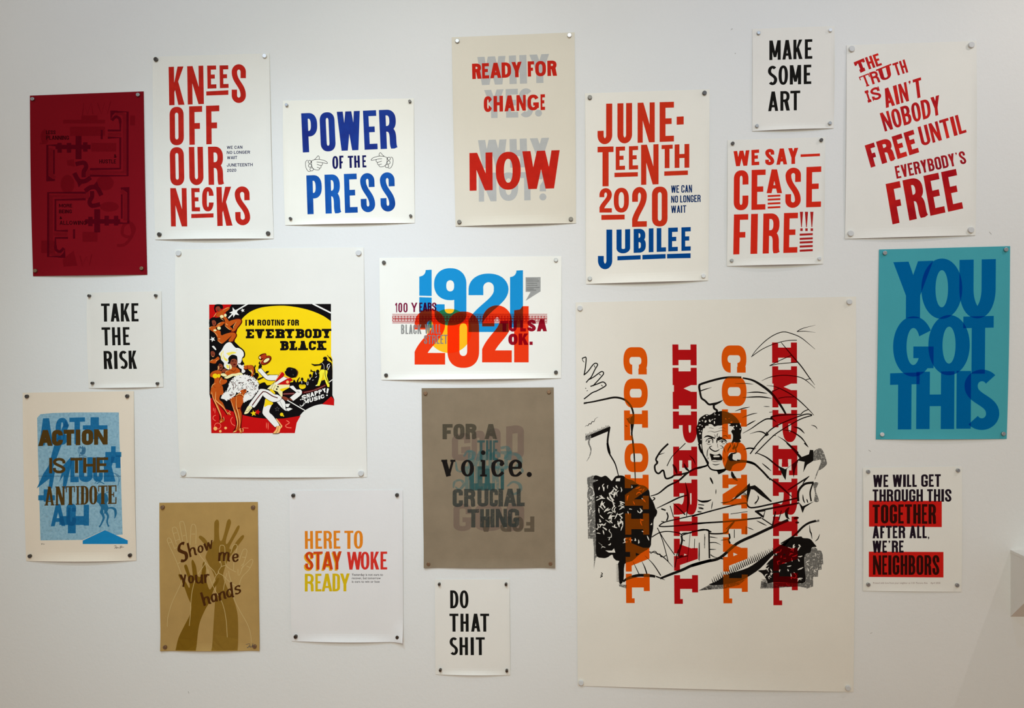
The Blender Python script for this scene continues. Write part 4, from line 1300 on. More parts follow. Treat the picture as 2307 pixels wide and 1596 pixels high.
frame(B_)
for nm, hair, face, arm, torso, legs, bra, rim, hi in (
    ('upper', [(215, 180), (250, 110), (350, 92), (480, 108), (530, 180), (510, 260), (440, 250), (400, 180), (330, 170), (270, 210), (260, 300), (300, 370), (250, 375), (205, 260)],
     [(268, 215), (340, 178), (400, 188), (440, 250), (430, 330), (370, 358), (310, 330), (280, 270)],
     [(420, 330), (520, 300), (650, 220), (750, 198), (772, 232), (700, 320), (560, 400), (480, 432), (400, 425), (315, 412), (205, 562), (180, 545), (290, 395), (400, 370)],
     [(330, 420), (400, 415), (480, 430), (560, 420), (640, 560), (700, 640), (745, 720), (765, 800), (720, 880), (630, 900), (590, 800), (600, 720), (560, 620), (440, 560), (280, 530)],
     [(620, 800), (760, 700), (950, 642), (1120, 632), (1182, 690), (1160, 770), (1040, 930), (960, 1040), (880, 1092), (820, 1085), (870, 990), (930, 900), (900, 880), (1000, 740), (860, 840), (780, 900), (852, 955), (845, 1010), (780, 1022), (640, 905)],
     [disc(485, 535, 66, 56), disc(612, 492, 46, 58)], [(960, 632), (1130, 622), (1195, 690), (1170, 790), (1000, 1010), (970, 1100)],
     [[(190, 550), (290, 405)], [(510, 310), (640, 240), (740, 210)], [(430, 590), (560, 680)], [(590, 860), (700, 960), (780, 1015)], [(1010, 720), (900, 900), (930, 940)], [(640, 770), (660, 830), (710, 830)]]),
    ('lower', [(40, 680), (100, 590), (220, 560), (310, 610), (330, 700), (290, 770), (260, 690), (200, 655), (130, 690), (100, 760), (110, 850), (70, 885), (30, 800)],
     [(130, 690), (210, 668), (270, 720), (282, 800), (230, 872), (170, 855), (140, 780)],
     [(270, 880), (330, 810), (450, 740), (560, 718), (582, 760), (500, 850), (380, 912), (250, 925), (120, 945), (40, 1002), (28, 950), (120, 888), (240, 885)],
     [(60, 1000), (130, 930), (250, 920), (300, 1010), (430, 1060), (450, 1180), (510, 1240), (490, 1340), (380, 1400), (310, 1260), (220, 1120), (160, 1080)],
     [(440, 1260), (560, 1180), (760, 1120), (900, 1110), (980, 1160), (992, 1230), (900, 1380), (840, 1445), (740, 1425), (740, 1370), (850, 1210), (700, 1350), (560, 1470), (480, 1512), (400, 1460), (330, 1390)],
     [disc(385, 955, 66, 58), disc(240, 1030, 58, 36)], [(760, 1108), (910, 1098), (995, 1160), (1005, 1240), (910, 1390), (850, 1460)],
     [[(330, 815), (450, 750)], [(300, 900), (420, 840)], [(180, 1075), (290, 1170), (330, 1260)], [(350, 1400), (420, 1470), (490, 1500)], [(320, 1350), (410, 1330), (420, 1360)], [(30, 945), (110, 895)]])):
    figure(P, 'dancer_drawing', [(K_OX, 3, S(pen(spl(rim, n=4), 44))), (K_SKIN, 4, S(blob(arm), blob(torso), blob(legs))), (K_DUSK, 5, S(blob(face))), (K_, 6, S(blob(hair), disc(face[0][0] + 75, face[0][1] + 55, 12, 7), disc(face[0][0] + 110, face[0][1] + 70, 10, 6))),
           (K_OX, 6.5, S(disc(face[0][0] + 75, face[0][1] + 100, 22, 14))), (K_CREAM, 7, S(*bra)), (K_HI, 7.5, [st(h, 17, TP) for h in hi])], pic, nm + ' reclining dancer in cream bikini')

frame(C_)
figure(P, 'dancer_drawing', [(K_DUSK, 3, S(blob([(80, 300), (150, 290), (202, 350), (184, 440), (130, 462), (82, 400)]))), (K_SKIN, 3.5, S(blob([(50, 600), (100, 550), (200, 520), (290, 450), (340, 520), (260, 590), (220, 650), (150, 655), (60, 632)]))),
                             (K_, 4, S(disc(120, 345, 14, 8), disc(155, 335, 12, 7), disc(140, 400, 22, 14))), (K_HI, 4.5, [st([(50, 590), (110, 550), (150, 540)], 16, TP), st([(220, 590), (280, 545)], 16, TP), st([(95, 425), (140, 452), (170, 440)], 12, TP)])], pic, 'dancer half hidden at the left edge')
side_legs = []
frame(C_)
items = [(K_SKIN, 4, S(blob([(60, 1040), (80, 940), (170, 880), (290, 858), (400, 900), (385, 980), (345, 1080), (325, 1180), (335, 1260), (420, 1330), (442, 1430), (425, 1590), (90, 1596), (80, 1440), (140, 1300), (185, 1180), (160, 1090)]),
                       blob([(340, 1110), (400, 1060), (440, 1130), (540, 1140), (562, 1200), (500, 1262), (380, 1302), (338, 1260)]))),
         (K_DUSK, 5, S(blob([(285, 700), (340, 660), (420, 688), (442, 760), (400, 842), (330, 855), (278, 800)]), blob([(400, 870), (480, 810), (550, 850), (540, 890), (440, 930)]))),
         (K_, 6, S(blob([(230, 660), (270, 580), (350, 540), (430, 590), (462, 680), (464, 790), (432, 720), (390, 668), (330, 660), (290, 745), (248, 730)]), disc(350, 705, 26, 12), disc(375, 785, 26, 18))),
         (K_YEL, 7, S(disc(205, 1030, 76, 72), disc(315, 1025, 50, 56))), (K_OX, 7.5, [st([(345, 1290), (330, 1190), (350, 1090), (400, 1060)], 14, TP), st([(140, 1310), (270, 1420), (390, 1340)], 12, TP), st([(110, 1510), (260, 1530), (420, 1500)], 12, TP)]),
         (K_HI, 8, [st([(85, 1420), (130, 1300), (220, 1245)], 16, TP), st([(360, 1270), (345, 1190), (400, 1110)], 14, TP), st([(230, 1470), (240, 1590)], 22), st([(100, 1450), (110, 1590)], 24), st([(285, 860), (310, 780), (290, 730)], 26, TP)])]
figure(P, 'dancer_drawing', items, pic, 'standing dancer in yellow bikini')
frame(D_)
figure(P, 'dancer_legs_drawing', [(K_OX, 3, [st([(110, 250), (190, 500), (350, 850), (380, 1000), (360, 1150)], 60), st([(240, 460), (480, 720), (600, 890)], 60), st([(440, 1000), (510, 1080)], 40)]),
                                  (K_SKIN, 4, S(blob([(90, 60), (230, 80), (235, 450), (330, 640), (400, 900), (420, 1000), (505, 1080), (480, 1110), (375, 1160), (352, 1090), (392, 1000), (340, 850), (185, 500), (112, 260)]),
                                                blob([(210, 60), (435, 60), (440, 120), (345, 400), (450, 520), (540, 720), (600, 820), (705, 890), (690, 912), (600, 880), (480, 720), (280, 530), (218, 420)]))),
                                  (K_HI, 5, [st([(110, 180), (150, 380), (250, 570), (350, 800), (400, 930), (405, 1010)], 26, TP), st([(240, 180), (225, 420), (300, 510), (470, 660), (590, 850)], 26, TP), st([(475, 950), (500, 1080)], 16, TP), st([(370, 1140), (420, 1100)], 24), st([(600, 880), (640, 830), (690, 900)], 16), st([(660, 780), (690, 830)], 14)])], pic, 'crossed legs of the yellow bikini dancer')
figure(P, 'dancer_legs_drawing', [(K_OX, 3, [st([(690, 400), (790, 700), (860, 950), (890, 1150), (880, 1290), (790, 1440)], 60), st([(1130, 330), (1010, 690), (1045, 860), (1020, 1100), (1010, 1300), (1060, 1440)], 50)]),
                                  (K_SKIN, 4, S(blob([(690, 400), (860, 320), (1000, 200), (1130, 250), (1140, 330), (1110, 480), (1002, 690), (1040, 860), (1030, 1060), (1000, 1300), (1060, 1400), (1045, 1475), (990, 1465), (940, 1380), (860, 1425), (765, 1455), (850, 1370), (915, 1250), (910, 1150), (830, 760), (760, 600)]))),
                                  (K_OX, 4.5, [st([(850, 330), (850, 640), (900, 830), (950, 1000), (945, 1240), (930, 1480)], 20, TP), st([(920, 700), (990, 690)], 40, TP), st([(700, 370), (860, 320), (960, 280), (1060, 310), (1130, 360)], 14)]),
                                  (K_HI, 5, [st([(875, 330), (872, 640), (925, 800), (980, 1100), (975, 1300)], 24, TP), st([(700, 420), (790, 700), (860, 900), (912, 1130), (900, 1250), (870, 1350)], 28, TP), st([(870, 300), (990, 245), (1130, 325)], 22), st([(780, 1440), (890, 1400)], 34, TP), st([(960, 1350), (1030, 1330)], 18), st([(990, 1360), (1020, 1440)], 26), st([(1070, 1320), (1090, 1370), (1080, 1430)], 22)])], pic, 'legs of the dancer with the white plume')
frame(C_)
figure(P, 'dancer_drawing', [
    (K_, 3, S(pen(spl([(690, 0), (760, 120), (830, 168), (920, 170), (1030, 250), (1082, 340), (1070, 450), (1000, 500), (1020, 600), (1060, 680), (930, 690)], n=4), 40), blob([(1040, 960), (1120, 920), (1230, 940), (1260, 1040), (1150, 1090), (1050, 1060)]), blob([(1370, 1040), (1400, 950), (1480, 940), (1510, 1020), (1450, 1160), (1530, 1250), (1470, 1290), (1390, 1230)]), blob([(1380, 980), (1370, 800), (1380, 740), (1410, 700), (1425, 730), (1400, 790), (1420, 900), (1410, 1000)]))),
    (K_WHITE, 4, S(blob([(318, 372), (400, 258), (480, 118), (560, 40), (640, 18), (700, 48), (740, 100), (820, 182), (900, 192), (980, 230), (1052, 310), (1062, 420), (1012, 490), (1000, 570), (950, 660), (870, 690), (760, 700), (640, 740), (632, 835), (540, 812), (470, 740), (470, 640), (390, 550), (368, 440)]),
                   blob([(890, 690), (940, 670), (1010, 720), (1060, 690), (1060, 820), (1110, 880), (1060, 940), (1000, 920), (1000, 830), (930, 780)]))),
    (ink('picture_lemon_ink', rgb(246, 226, 96), vary=.05), 4.5, S(blob([(540, 350), (640, 320), (720, 300), (830, 320), (820, 350), (700, 380), (620, 420), (570, 380)]), blob([(430, 300), (460, 280), (450, 380), (500, 480), (580, 540), (560, 590), (470, 520)]), blob([(850, 240), (870, 240), (850, 330), (900, 400), (1000, 380), (960, 430), (880, 410)]), blob([(540, 690), (620, 720), (620, 800), (560, 790)]), blob([(370, 380), (420, 300), (400, 420), (440, 520), (400, 500)]))),
    (K_SKIN, 5, S(blob([(640, 690), (720, 760), (830, 770), (900, 810), (955, 880), (900, 955), (780, 975), (640, 1012), (540, 1002), (500, 930), (560, 880), (640, 850)]), blob([(1080, 730), (1240, 705), (1330, 730), (1362, 800), (1352, 1000), (1300, 1110), (1250, 1100), (1290, 980), (1300, 880), (1250, 825), (1090, 830)]))),
    (K_DUSK, 5.5, S(blob([(655, 620), (700, 520), (790, 500), (850, 540), (872, 640), (850, 740), (790, 780), (720, 750), (662, 700)]))),
    (K_, 6, S(blob([(600, 500), (680, 408), (760, 395), (850, 430), (872, 500), (874, 650), (850, 550), (780, 515), (700, 535), (665, 610), (640, 670), (580, 650), (610, 590)]), disc(730, 590, 34, 9), disc(815, 590, 22, 8), disc(735, 568, 36, 6), [(880, 660), (930, 650), (960, 690), (900, 680)])),
    (K_OX, 6, S(disc(785, 685, 40, 20)) + [st([(640, 840), (700, 870), (780, 890), (840, 800)], 14, TP), st([(1085, 720), (1080, 830), (1250, 830), (1330, 990)], 14, TP), st([(1170, 710), (1170, 820)], 12), st([(1250, 700), (1350, 740), (1370, 900), (1310, 1100)], 14, TP)]),
    (K_CREAM, 7, S(blob([(480, 1085), (560, 1035), (700, 968), (820, 958), (950, 925), (1022, 965), (1026, 1030), (940, 1000), (860, 1050), (760, 1030), (640, 1085), (560, 1112)]), blob([(655, 680), (695, 720), (705, 790), (665, 830), (650, 760)]), blob([(380, 970), (470, 950), (560, 1010), (500, 1050), (400, 1020)]))),
    (K_HI, 7.2, [st([(1270, 830), (1310, 900), (1320, 980)], 26, TP), st([(500, 930), (560, 880), (620, 860)], 14, TP), st([(1060, 800), (1075, 760)], 20)])], pic, 'central dancer with white plume')
frame(A_)
sk = [(262, 1005), (282, 960), (312, 925), (355, 892), (400, 884), (450, 878), (500, 892), (545, 905), (570, 930), (592, 952), (610, 1000), (602, 1050), (565, 1090), (545, 1120), (520, 1150), (480, 1165), (442, 1188), (438, 1150), (452, 1110), (466, 1070), (400, 1078), (345, 1075), (330, 1110), (290, 1142), (240, 1168), (215, 1150), (183, 1142), (196, 1112), (225, 1080), (250, 1050)]
rim_ = []
for i in range(len(sk)):
    a, b = sk[i], sk[(i + 1) % len(sk)]
    rim_.append(disc((a[0] + b[0]) / 2, (a[1] + b[1]) / 2, 11, 11, 9))
    rim_.append(disc(a[0], a[1], 10, 10, 9))
curls, curls2 = [], []
R_ = random.Random(5)
for i in range(125):
    x, y = R_.uniform(280, 585), R_.uniform(905, 1130)
    if y > 1060 and 320 < x < 455 or y < 930 and x < 330 or (x > 480 and y > 1110):
        continue
    a, r = R_.uniform(0, 6.3), R_.uniform(7, 13)
    (curls if R_.random() < .45 else curls2).append((pen([(x + r * math.cos(a + t * .45) + (0, 0, 3, 6, 9)[t], y + r * math.sin(a + t * .45)) for t in range(5)], 5.5), []))
figure(P, 'ruffled_skirt_drawing', [(K_WHITE, 6, S(sk, *rim_)), (K_OX, 7, curls + [st([(330, 1095), (290, 1110), (270, 1100)], 7), st([(300, 980), (320, 1010), (312, 1040)], 6), st([(330, 960), (345, 1000), (335, 1030)], 6)]),
                                    (K_, 7, curls2 + [st([(215, 1050), (250, 1020), (262, 990)], 12, TP), st([(228, 1080), (245, 1040)], 9, TP), st([(250, 1075), (285, 1030)], 7, TP), st([(410, 1078), (408, 1110)], 4)]),
                                    (K_SKIN, 6.6, S(blob([(395, 1065), (425, 1045), (455, 1040), (470, 1050), (462, 1085), (430, 1092)])))], pic, 'white ruffled skirt')
frame(D_)
P.shape('confetti_marks', K_PINK, [([disc(292, 1250, 106, 102, 24)], [disc(292, 1250, 88, 84, 24)]), st([(158, 680), (162, 790)], 20, TP), st([(208, 690), (205, 860)], 20, TP), st([(232, 912), (160, 950), (150, 1030), (225, 1090)], 20), st([(752, 975), (702, 1060), (735, 1180), (832, 1245)], 20), st([(1085, 1310), (1250, 1318)], 18)], 3, parent=pic)
P.shape('confetti_dots', K_HI, S(disc(220, 1330, 60), disc(375, 1415, 40), disc(540, 1315, 42)), 4, parent=pic)
frame(F_)
P.shape('confetti_marks', K_PINK, [st([(706, 1138), (706, 1330)], 22, TP), st([(760, 1138), (760, 1365)], 22, TP), st([(1328, 1078), (1420, 1150), (1305, 1235), (1345, 1295), (1485, 1310)], 24)], 3, parent=pic)
P.shape('star_burst', K_YEL, S(star(300, 855, 100, .42, -1.7), disc(1180, 890, 54), disc(1238, 938, 20)), 3, parent=pic)
P.shape('star_burst', K_RED, S(star(430, 815, 95, .5, -.1)), 4, parent=pic)
P.shape('outline_star', K_GREY, [([star(1040, 720, 84)], [star(1040, 720, 58)])], 3, parent=pic)
P.shape('rail', K_OX, [(pen([(1225, 252), (1580, 236)], 70), []), (pen(spl([(1830, 205), (2000, 180), (2300, 90), (2560, -30)]), 70), [])], 2.2, parent=pic)
P.shape('rail_highlight', ink('picture_mauve_ink', rgb(150, 98, 92)), [(pen([(1225, 252), (1580, 232)], 24), []), (pen(spl([(1880, 200), (2080, 165), (2330, 80), (2540, -20)]), 18), [])], 3, parent=pic)


def edged(q, w=14, n=4, smooth=True):
    c = blob(q, n) if smooth else q
    return c, pen(c + [c[0]], w)


frame(F_)
w1, l1 = edged([(540, 85), (680, 100), (820, 150), (950, 250), (1060, 270), (1190, 360), (1120, 460), (980, 500), (860, 490), (690, 390), (600, 310), (590, 310), (350, 662), (250, 640), (150, 600), (430, 200), (470, 120)], 12)
w2, l2 = edged([(690, 390), (900, 510), (850, 650), (800, 810), (900, 910), (1000, 1040), (1115, 1220), (1020, 1262), (960, 1275), (700, 1000), (590, 870), (588, 760), (640, 560)], 10)
w3, l3 = edged([(1440, 0), (1440, 0), (1650, -40), (1650, -40), (1800, 130), (1822, 200), (1780, 290), (1560, 462), (1520, 445), (1438, 360), (1438, 360), (1640, 200), (1640, 200), (1440, 50), (1440, 50)], 10)
w4, l4 = edged([(1030, 500), (1130, 460), (1190, 395), (1290, 500), (1310, 700), (1350, 772), (1250, 742)], 8)
figure(P, 'bandleader_trousers_drawing', [(K_WHITE, 4, S(w4, [(1300, 560), (1450, 555), (1390, 662), (1320, 652)], [(1330, 700), (1440, 680), (1525, 715), (1400, 782), (1340, 772)])), (K_, 4.5, [(l4, []), st([(1130, 470), (1250, 740)], 8)]),
                                          (K_WHITE, 5, S(w2)), (K_, 5.5, S(l2)), (K_YEL, 6, S(blob([(694, 398), (908, 520), (870, 592), (760, 600), (640, 655), (660, 500)]))), (K_WHITE, 7, S(w1)), (K_, 7.5, S(l1)),
                                          (K_OX, 8, [st([(262, 610), (420, 390), (580, 200), (640, 180), (720, 200), (900, 315), (1060, 372)], 30, None, 6), st([(580, 170), (640, 170)], 10)]),
                                          (K_CREAM, 8, S(blob([(150, 615), (265, 672), (200, 760), (130, 850), (18, 872), (60, 760)]))), (K_HI, 8, S(blob([(1030, 1262), (1140, 1240), (1205, 1270), (1150, 1335), (1100, 1455), (950, 1482), (920, 1470), (1010, 1350)]), pen(spl([(1010, 1020), (1120, 1160), (1195, 1260)]), 34))),
                                          (K_, 8.5, [st([(60, 790), (130, 790), (200, 700)], 10), st([(1080, 1260), (1060, 1380), (1000, 1470)], 10), st([(905, 1490), (1060, 1490), (1120, 1465)], 14), st([(990, 1020), (1130, 1230), (1150, 1290)], 12)])], pic, 'white striped trousers and shoes of the bandleader')
frame(E_)
b1, m1 = edged([(560, 565), (560, 565), (770, 800), (840, 800), (1130, 795), (1130, 795), (1050, 965), (780, 966), (620, 840), (450, 655), (450, 655), (490, 600)], 14)
b2, m2 = edged([(1030, 1020), (1100, 1110), (1500, 1110), (1500, 1210), (1270, 1340), (1270, 1500), (1220, 1520), (1100, 1350), (960, 1300), (860, 1280), (760, 1250), (900, 1120)], 12, smooth=False)
frame(F_)
figure(P, 'bandleader_arm_drawing', [(K_WHITE, 4, S(w3)), (K_, 4.4, S(l3) + [st([(1650, 190), (1700, 175), (1740, 200), (1690, 205)], 8)]), (K_DUSK, 4.6, S(blob([(1180, 330), (1300, 335), (1425, 425), (1330, 455), (1240, 405)]), blob([(1420, 380), (1460, 400), (1520, 445), (1460, 440)]))), (K_WHITE, 5, S(pen([(1360, 442), (1915, 765)], 28)))], pic, 'bent arm with a white cane')
frame(E_)
figure(P, 'bandleader_drawing', [
    (K_, 4, S(blob([(500, 1120), (560, 1070), (680, 1040), (740, 1110), (830, 1230), (640, 1240), (480, 1240)]), blob([(700, 720), (770, 660), (790, 680), (830, 655), (800, 720), (730, 750)]), [(440, 930), (640, 850), (660, 880), (470, 980)])),
    (K_WHITE, 5, S(b1)), (K_, 5.4, [(m1, []), st([(780, 830), (800, 790), (860, 795)], 10)]), (K_CREAM, 5.6, S(b2)), (K_, 5.8, S(m2)),
    (K_YEL, 6, S(blob([(1180, 1275), (1300, 1230), (1430, 1205), (1490, 1210), (1350, 1290), (1262, 1338)]), blob([(850, 1300), (900, 1250), (1020, 1370), (1000, 1420)]))),
    (K_RED, 6.4, S([(1200, 708), (1275, 708), (1335, 775), (1290, 855), (1030, 1025), (1130, 830)], [(1095, 1112), (1400, 930), (1530, 890), (1605, 965), (1505, 1020), (1500, 1112)])),
    (K_WHITE, 6.8, S([(1028, 1050), (1290, 852), (1425, 920), (1050, 1135)])), (K_HI, 7, S(disc(1430, 1030, 48), pen([(1225, 715), (1020, 1010)], 20))),
    (K_OX, 7, [st([(1030, 1045), (1290, 852)], 12), st([(1095, 1112), (1420, 925)], 10)]), (K_PINK, 7.2, S(disc(1385, 875, 34, 24), disc(1450, 900, 30, 22))),
    (ink('picture_umber_ink', rgb(110, 62, 22)), 7.2, S(blob([(1640, 590), (1740, 640), (1780, 710), (1740, 830), (1660, 870)]))),
    (K_, 7.6, S(blob([(1340, 700), (1375, 660), (1400, 590), (1470, 550), (1570, 560), (1680, 600), (1745, 700), (1735, 800), (1680, 870), (1560, 892), (1460, 850), (1380, 800)]), disc(1118, 1182, 28), disc(1080, 1262, 28), blob([(480, 545), (520, 460), (590, 480), (580, 550), (500, 592)]), blob([(490, 400), (540, 350), (560, 460), (500, 440)])) + [st([(880, 1290), (960, 1110), (1010, 1020)], 9), st([(960, 1300), (1040, 1120)], 9), st([(500, 610), (545, 590), (570, 575)], 8)]),
    (K_GREY, 8, [st([(1545, 600), (1560, 640), (1585, 605)], 9), st([(1590, 780), (1630, 790), (1610, 825)], 9)])], pic, 'bandleader leaning back in a white suit')
figure(P, 'red_hat_drawing', [(K_OX, 8, S(disc(725, 320, 205, 120, 28, -.62), blob([(478, 235), (555, 130), (715, 92), (745, 190), (760, 240), (560, 310)]))), (ink('picture_brick_ink', rgb(176, 56, 26), vary=.06), 8.4, S(blob([(540, 210), (600, 150), (700, 112), (730, 190), (600, 260)]), disc(722, 318, 180, 98, 28, -.62))),
                              (K_OX, 8.8, S(disc(745, 322, 140, 74, 24, -.6))), (K_CREAM, 9.2, S(disc(745, 322, 112, 50, 24, -.6), blob([(500, 230), (540, 190), (560, 270), (530, 270)]))), (K_HI, 9.4, [st([(550, 440), (550, 370), (620, 310)], 18, TP)])], pic, 'red top hat')
frame(G_)
figure(P, 'conductor_drawing', [
    (K_, 3.6, S(blob([(780, 210), (800, 170), (850, 160), (885, 190), (880, 235), (830, 250)]), [(790, 250), (880, 248), (1000, 315), (1005, 372), (905, 345), (872, 420), (895, 515), (800, 492), (705, 512), (728, 440), (742, 375), (560, 397), (480, 352), (490, 338), (560, 355), (680, 350), (760, 302)],
                [(920, 160), (970, 170), (1010, 230), (1010, 300)], blob([(890, 380), (950, 360), (1010, 350), (1015, 730), (940, 800), (870, 700), (900, 560)]), [(880, 115), (900, 120), (1010, 270), (1010, 300)])),
    (ink('picture_bright_yellow_ink', rgb(246, 232, 60)), 4.2, S([(728, 492), (805, 490), (765, 700), (692, 905), (560, 912), (640, 865), (690, 570)], [(790, 492), (882, 512), (882, 660), (945, 870), (945, 935), (900, 940), (842, 800), (800, 660)])),
    (K_, 4.6, [st([(835, 500), (845, 660), (930, 860)], 14)]), (K_WHITE, 4.6, [st([(750, 320), (800, 370), (810, 480)], 7), st([(890, 440), (900, 370), (950, 345)], 18), st([(905, 500), (960, 380)], 14), st([(935, 815), (1025, 745)], 22), st([(560, 905), (640, 895)], 18, TP)])], pic, 'conductor with outstretched arm')
figure(P, 'band_silhouettes', [
    (K_, 3.6, S(disc(245, 735, 31, 42), disc(455, 645, 34, 42), disc(645, 535, 42, 44), [(0, 840), (30, 740), (70, 780), (100, 870), (108, 780), (130, 740), (180, 680), (188, 690), (150, 760), (140, 830), (190, 790), (290, 780), (335, 830), (360, 880), (360, 800), (395, 700), (430, 760), (440, 690), (500, 690), (520, 590), (560, 515), (600, 575), (690, 590), (690, 680), (640, 860), (590, 900), (560, 1000), (100, 1000), (0, 880)],
                [(455, 540), (470, 475), (490, 515), (560, 540), (640, 560), (640, 585), (560, 560), (480, 540)])),
    (K_YEL, 4, S(blob([(165, 900), (190, 872), (250, 880), (310, 875), (338, 900), (325, 960), (250, 990), (185, 965)]))), (K_, 4.4, [st([(180, 905), (320, 908)], 7)]),
    (K_WHITE, 4.4, [st([(232, 790), (240, 850)], 20, TO), st([(370, 800), (365, 860), (390, 885), (405, 800)], 9), st([(580, 700), (630, 660)], 12, TP), st([(440, 760), (470, 690)], 14, TP), st([(500, 765), (545, 750)], 10, TP), st([(590, 560), (610, 620)], 16)])], pic, 'black silhouettes of the band')
sn = P.quadword('SNAPPY', K_WHITE, [(228, 1160), (838, 960), (872, 1060), (225, 1280)], 32, 26, layer=4, name='hand_lettering', widths={'S': 1.3, 'N': .9, 'A': 1.1}, ry=.4)
sn.parent = pic
sn = P.quadword('MUSIC', K_WHITE, [(290, 1270), (800, 1118), (820, 1215), (285, 1385)], 33, 26, layer=4, name='hand_lettering', widths={'M': 1.3, 'S': 1.1}, ry=.4)
sn.parent = pic
P.shape('hand_lettering', K_WHITE, [(pen([(905, 975), (880, 1100)], 52, 52, [1, .7]), []), ([disc(880, 1150, 20)], []), st([(310, 1300), (270, 1400), (210, 1430), (180, 1390)], 30, TO), st([(215, 1270), (190, 1255)], 24)], 4, parent=pic)
frame((385, 545, 2.9284))
pins(P, [(55, 77), (1241, 75), (1257, 1527), (87, 1527)], (.0082, .007), 'ROOTING FOR EVERYBODY poster', ('pale',) * 4)

# ---------------------------------------------------------------- imperial colonial
P = Poster('largest poster, black line drawing of a shouting man under COLONIAL and IMPERIAL', (1290, 650, 1.7348), [(12, 55), (1107, 32), (1097, 1577), (20, 1553)], paper('ivory', 229, 223, 210), lift=(.005, .0, .004, 0), n=(36, 48))
H1, H2, H3, H4, H5 = (1300, 720, 5.32), (1560, 720, 5.3194), (1300, 1000, 4.2), (1560, 1000, 4.2), (1560, 900, 9.975)
I_K = ink('drawing_black_ink', rgb(24, 21, 19), vary=.12)
I_G = ink('dry_brush_grey_ink', rgb(96, 94, 90), .72, vary=.2, worn=.42, wscale=180, stretch=(1, 1, .25))
frame(H1)
P.shape('open_hand_drawing', I_K, [st([(60, 468), (84, 458), (108, 460), (102, 560), (85, 665)], 13), st([(60, 468), (72, 500), (86, 512)], 8), st([(80, 668), (130, 625), (190, 545), (225, 525), (246, 545), (215, 600), (170, 690), (140, 720), (108, 758)], 13),
                                   st([(140, 722), (200, 690), (260, 645), (300, 624), (318, 650), (280, 700), (225, 760), (190, 798)], 13), st([(160, 804), (240, 775), (310, 750), (346, 780), (330, 805), (240, 855), (180, 880), (115, 930), (82, 955)], 14), st([(205, 550), (216, 578)], 9), st([(262, 655), (286, 670)], 9), st([(290, 785), (306, 802)], 9), st([(100, 822), (108, 830)], 10), st([(115, 858), (128, 852)], 8)], 1, 'outline of an open hand')
hat = []
for i in range(18):
    x = 108 + i * 16
    y = 1392 - i * 6.4
    hat.append(st([(x + 8, y + 22), (x, y - 4), (x - 8, y - 28 + (i % 3) * 8)], 9, TO, 3))
for i in range(8):
    hat.append(st([(588 + i * 4, 1185 + i * 8), (610 + i * 4, 1190 + i * 8), (648, 1160 + i * 14)], 7, TP, 3))
P.shape('reaching_arm_drawing', I_K, [st([(80, 1005), (200, 985), (340, 955), (450, 935), (540, 950), (600, 985), (650, 1050), (675, 1140), (672, 1250), (655, 1360), (668, 1460), (680, 1596)], 22, [.7, 1, 1.1, 1, .9, .9]), ([[(165, 1378), (395, 1282), (395, 1332), (170, 1425)]], []),
                                      st([(390, 1290), (372, 1400), (366, 1480), (384, 1560), (392, 1610)], 22), st([(95, 1290), (110, 1270), (130, 1275), (145, 1250), (165, 1255), (180, 1225), (205, 1225), (215, 1195), (250, 1170)], 9, TP, 2), ([blob([(640, 1180), (676, 1160), (680, 1230), (650, 1340), (640, 1260)])], []), st([(575, 1270), (605, 1285)], 10, TP)] + hat, 1)
P.shape('dry_brush_pattern', I_G, [([[(98, 1400), (170, 1378), (172, 1424), (100, 1456)]], []), st([(152, 1430), (140, 1480), (166, 1560), (150, 1640), (115, 1700)], 20, TO), ([[(80, 995), (120, 988), (120, 1010), (78, 1018)]], [])], .6)
frame(H3)
P.shape('reaching_arm_drawing', I_K, [st([(528, -8), (540, 100), (552, 384)], 18, [1, .8, .4]), st([(286, -6), (300, 80), (360, 190), (392, 304)], 17, [1, .8, .5])], 1)
R_ = random.Random(11)


def specks(n, inside, sz, rnd):
    out = []
    while len(out) < n:
        x, y = inside(rnd)
        a, L, wd = rnd.uniform(0, 6.3), rnd.uniform(.6, 1.8) * sz, rnd.uniform(.45, .85) * sz
        b = rnd.uniform(-1, 1)
        out.append(pen(spl([(x - L * math.cos(a), y - L * math.sin(a)), (x + wd * b, y + wd * b), (x + L * math.cos(a + b * .7), y + L * math.sin(a + b * .7))], n=3), wd, wd, [.4, 1, .3]))
    return [q for s in out for q in s]


hairL = blob([(160, 310), (185, 300), (230, 315), (270, 302), (310, 335), (330, 352), (360, 312), (400, 300), (440, 305), (470, 330), (530, 350), (580, 385), (640, 400), (680, 440), (690, 500), (715, 540), (735, 590), (750, 660), (725, 720), (720, 800), (702, 900), (690, 980), (600, 1040), (520, 1110), (450, 1140), (440, 1290), (400, 1322), (388, 1140), (345, 1082), (330, 1050), (270, 1082), (185, 1062), (178, 900), (172, 700), (168, 500), (150, 380)], 3)
cutL = specks(64, lambda r: (r.uniform(185, 430), r.uniform(400, 800)), 19, R_) + specks(10, lambda r: (r.uniform(160, 330), r.uniform(800, 1040)), 16, R_) + specks(26, lambda r: (r.uniform(440, 700), r.uniform(400, 960)), 16, R_) + \
    [q for q in ([(130, 335), (200, 345), (150, 370)], [(370, 330), (410, 325), (405, 355), (365, 355)], [(268, 1010), (330, 1012), (350, 990), (362, 1030), (300, 1030)], [(180, 1075), (270, 1085), (330, 1060), (345, 1100), (400, 1110), (385, 1140), (320, 1110), (240, 1100), (185, 1095)])]
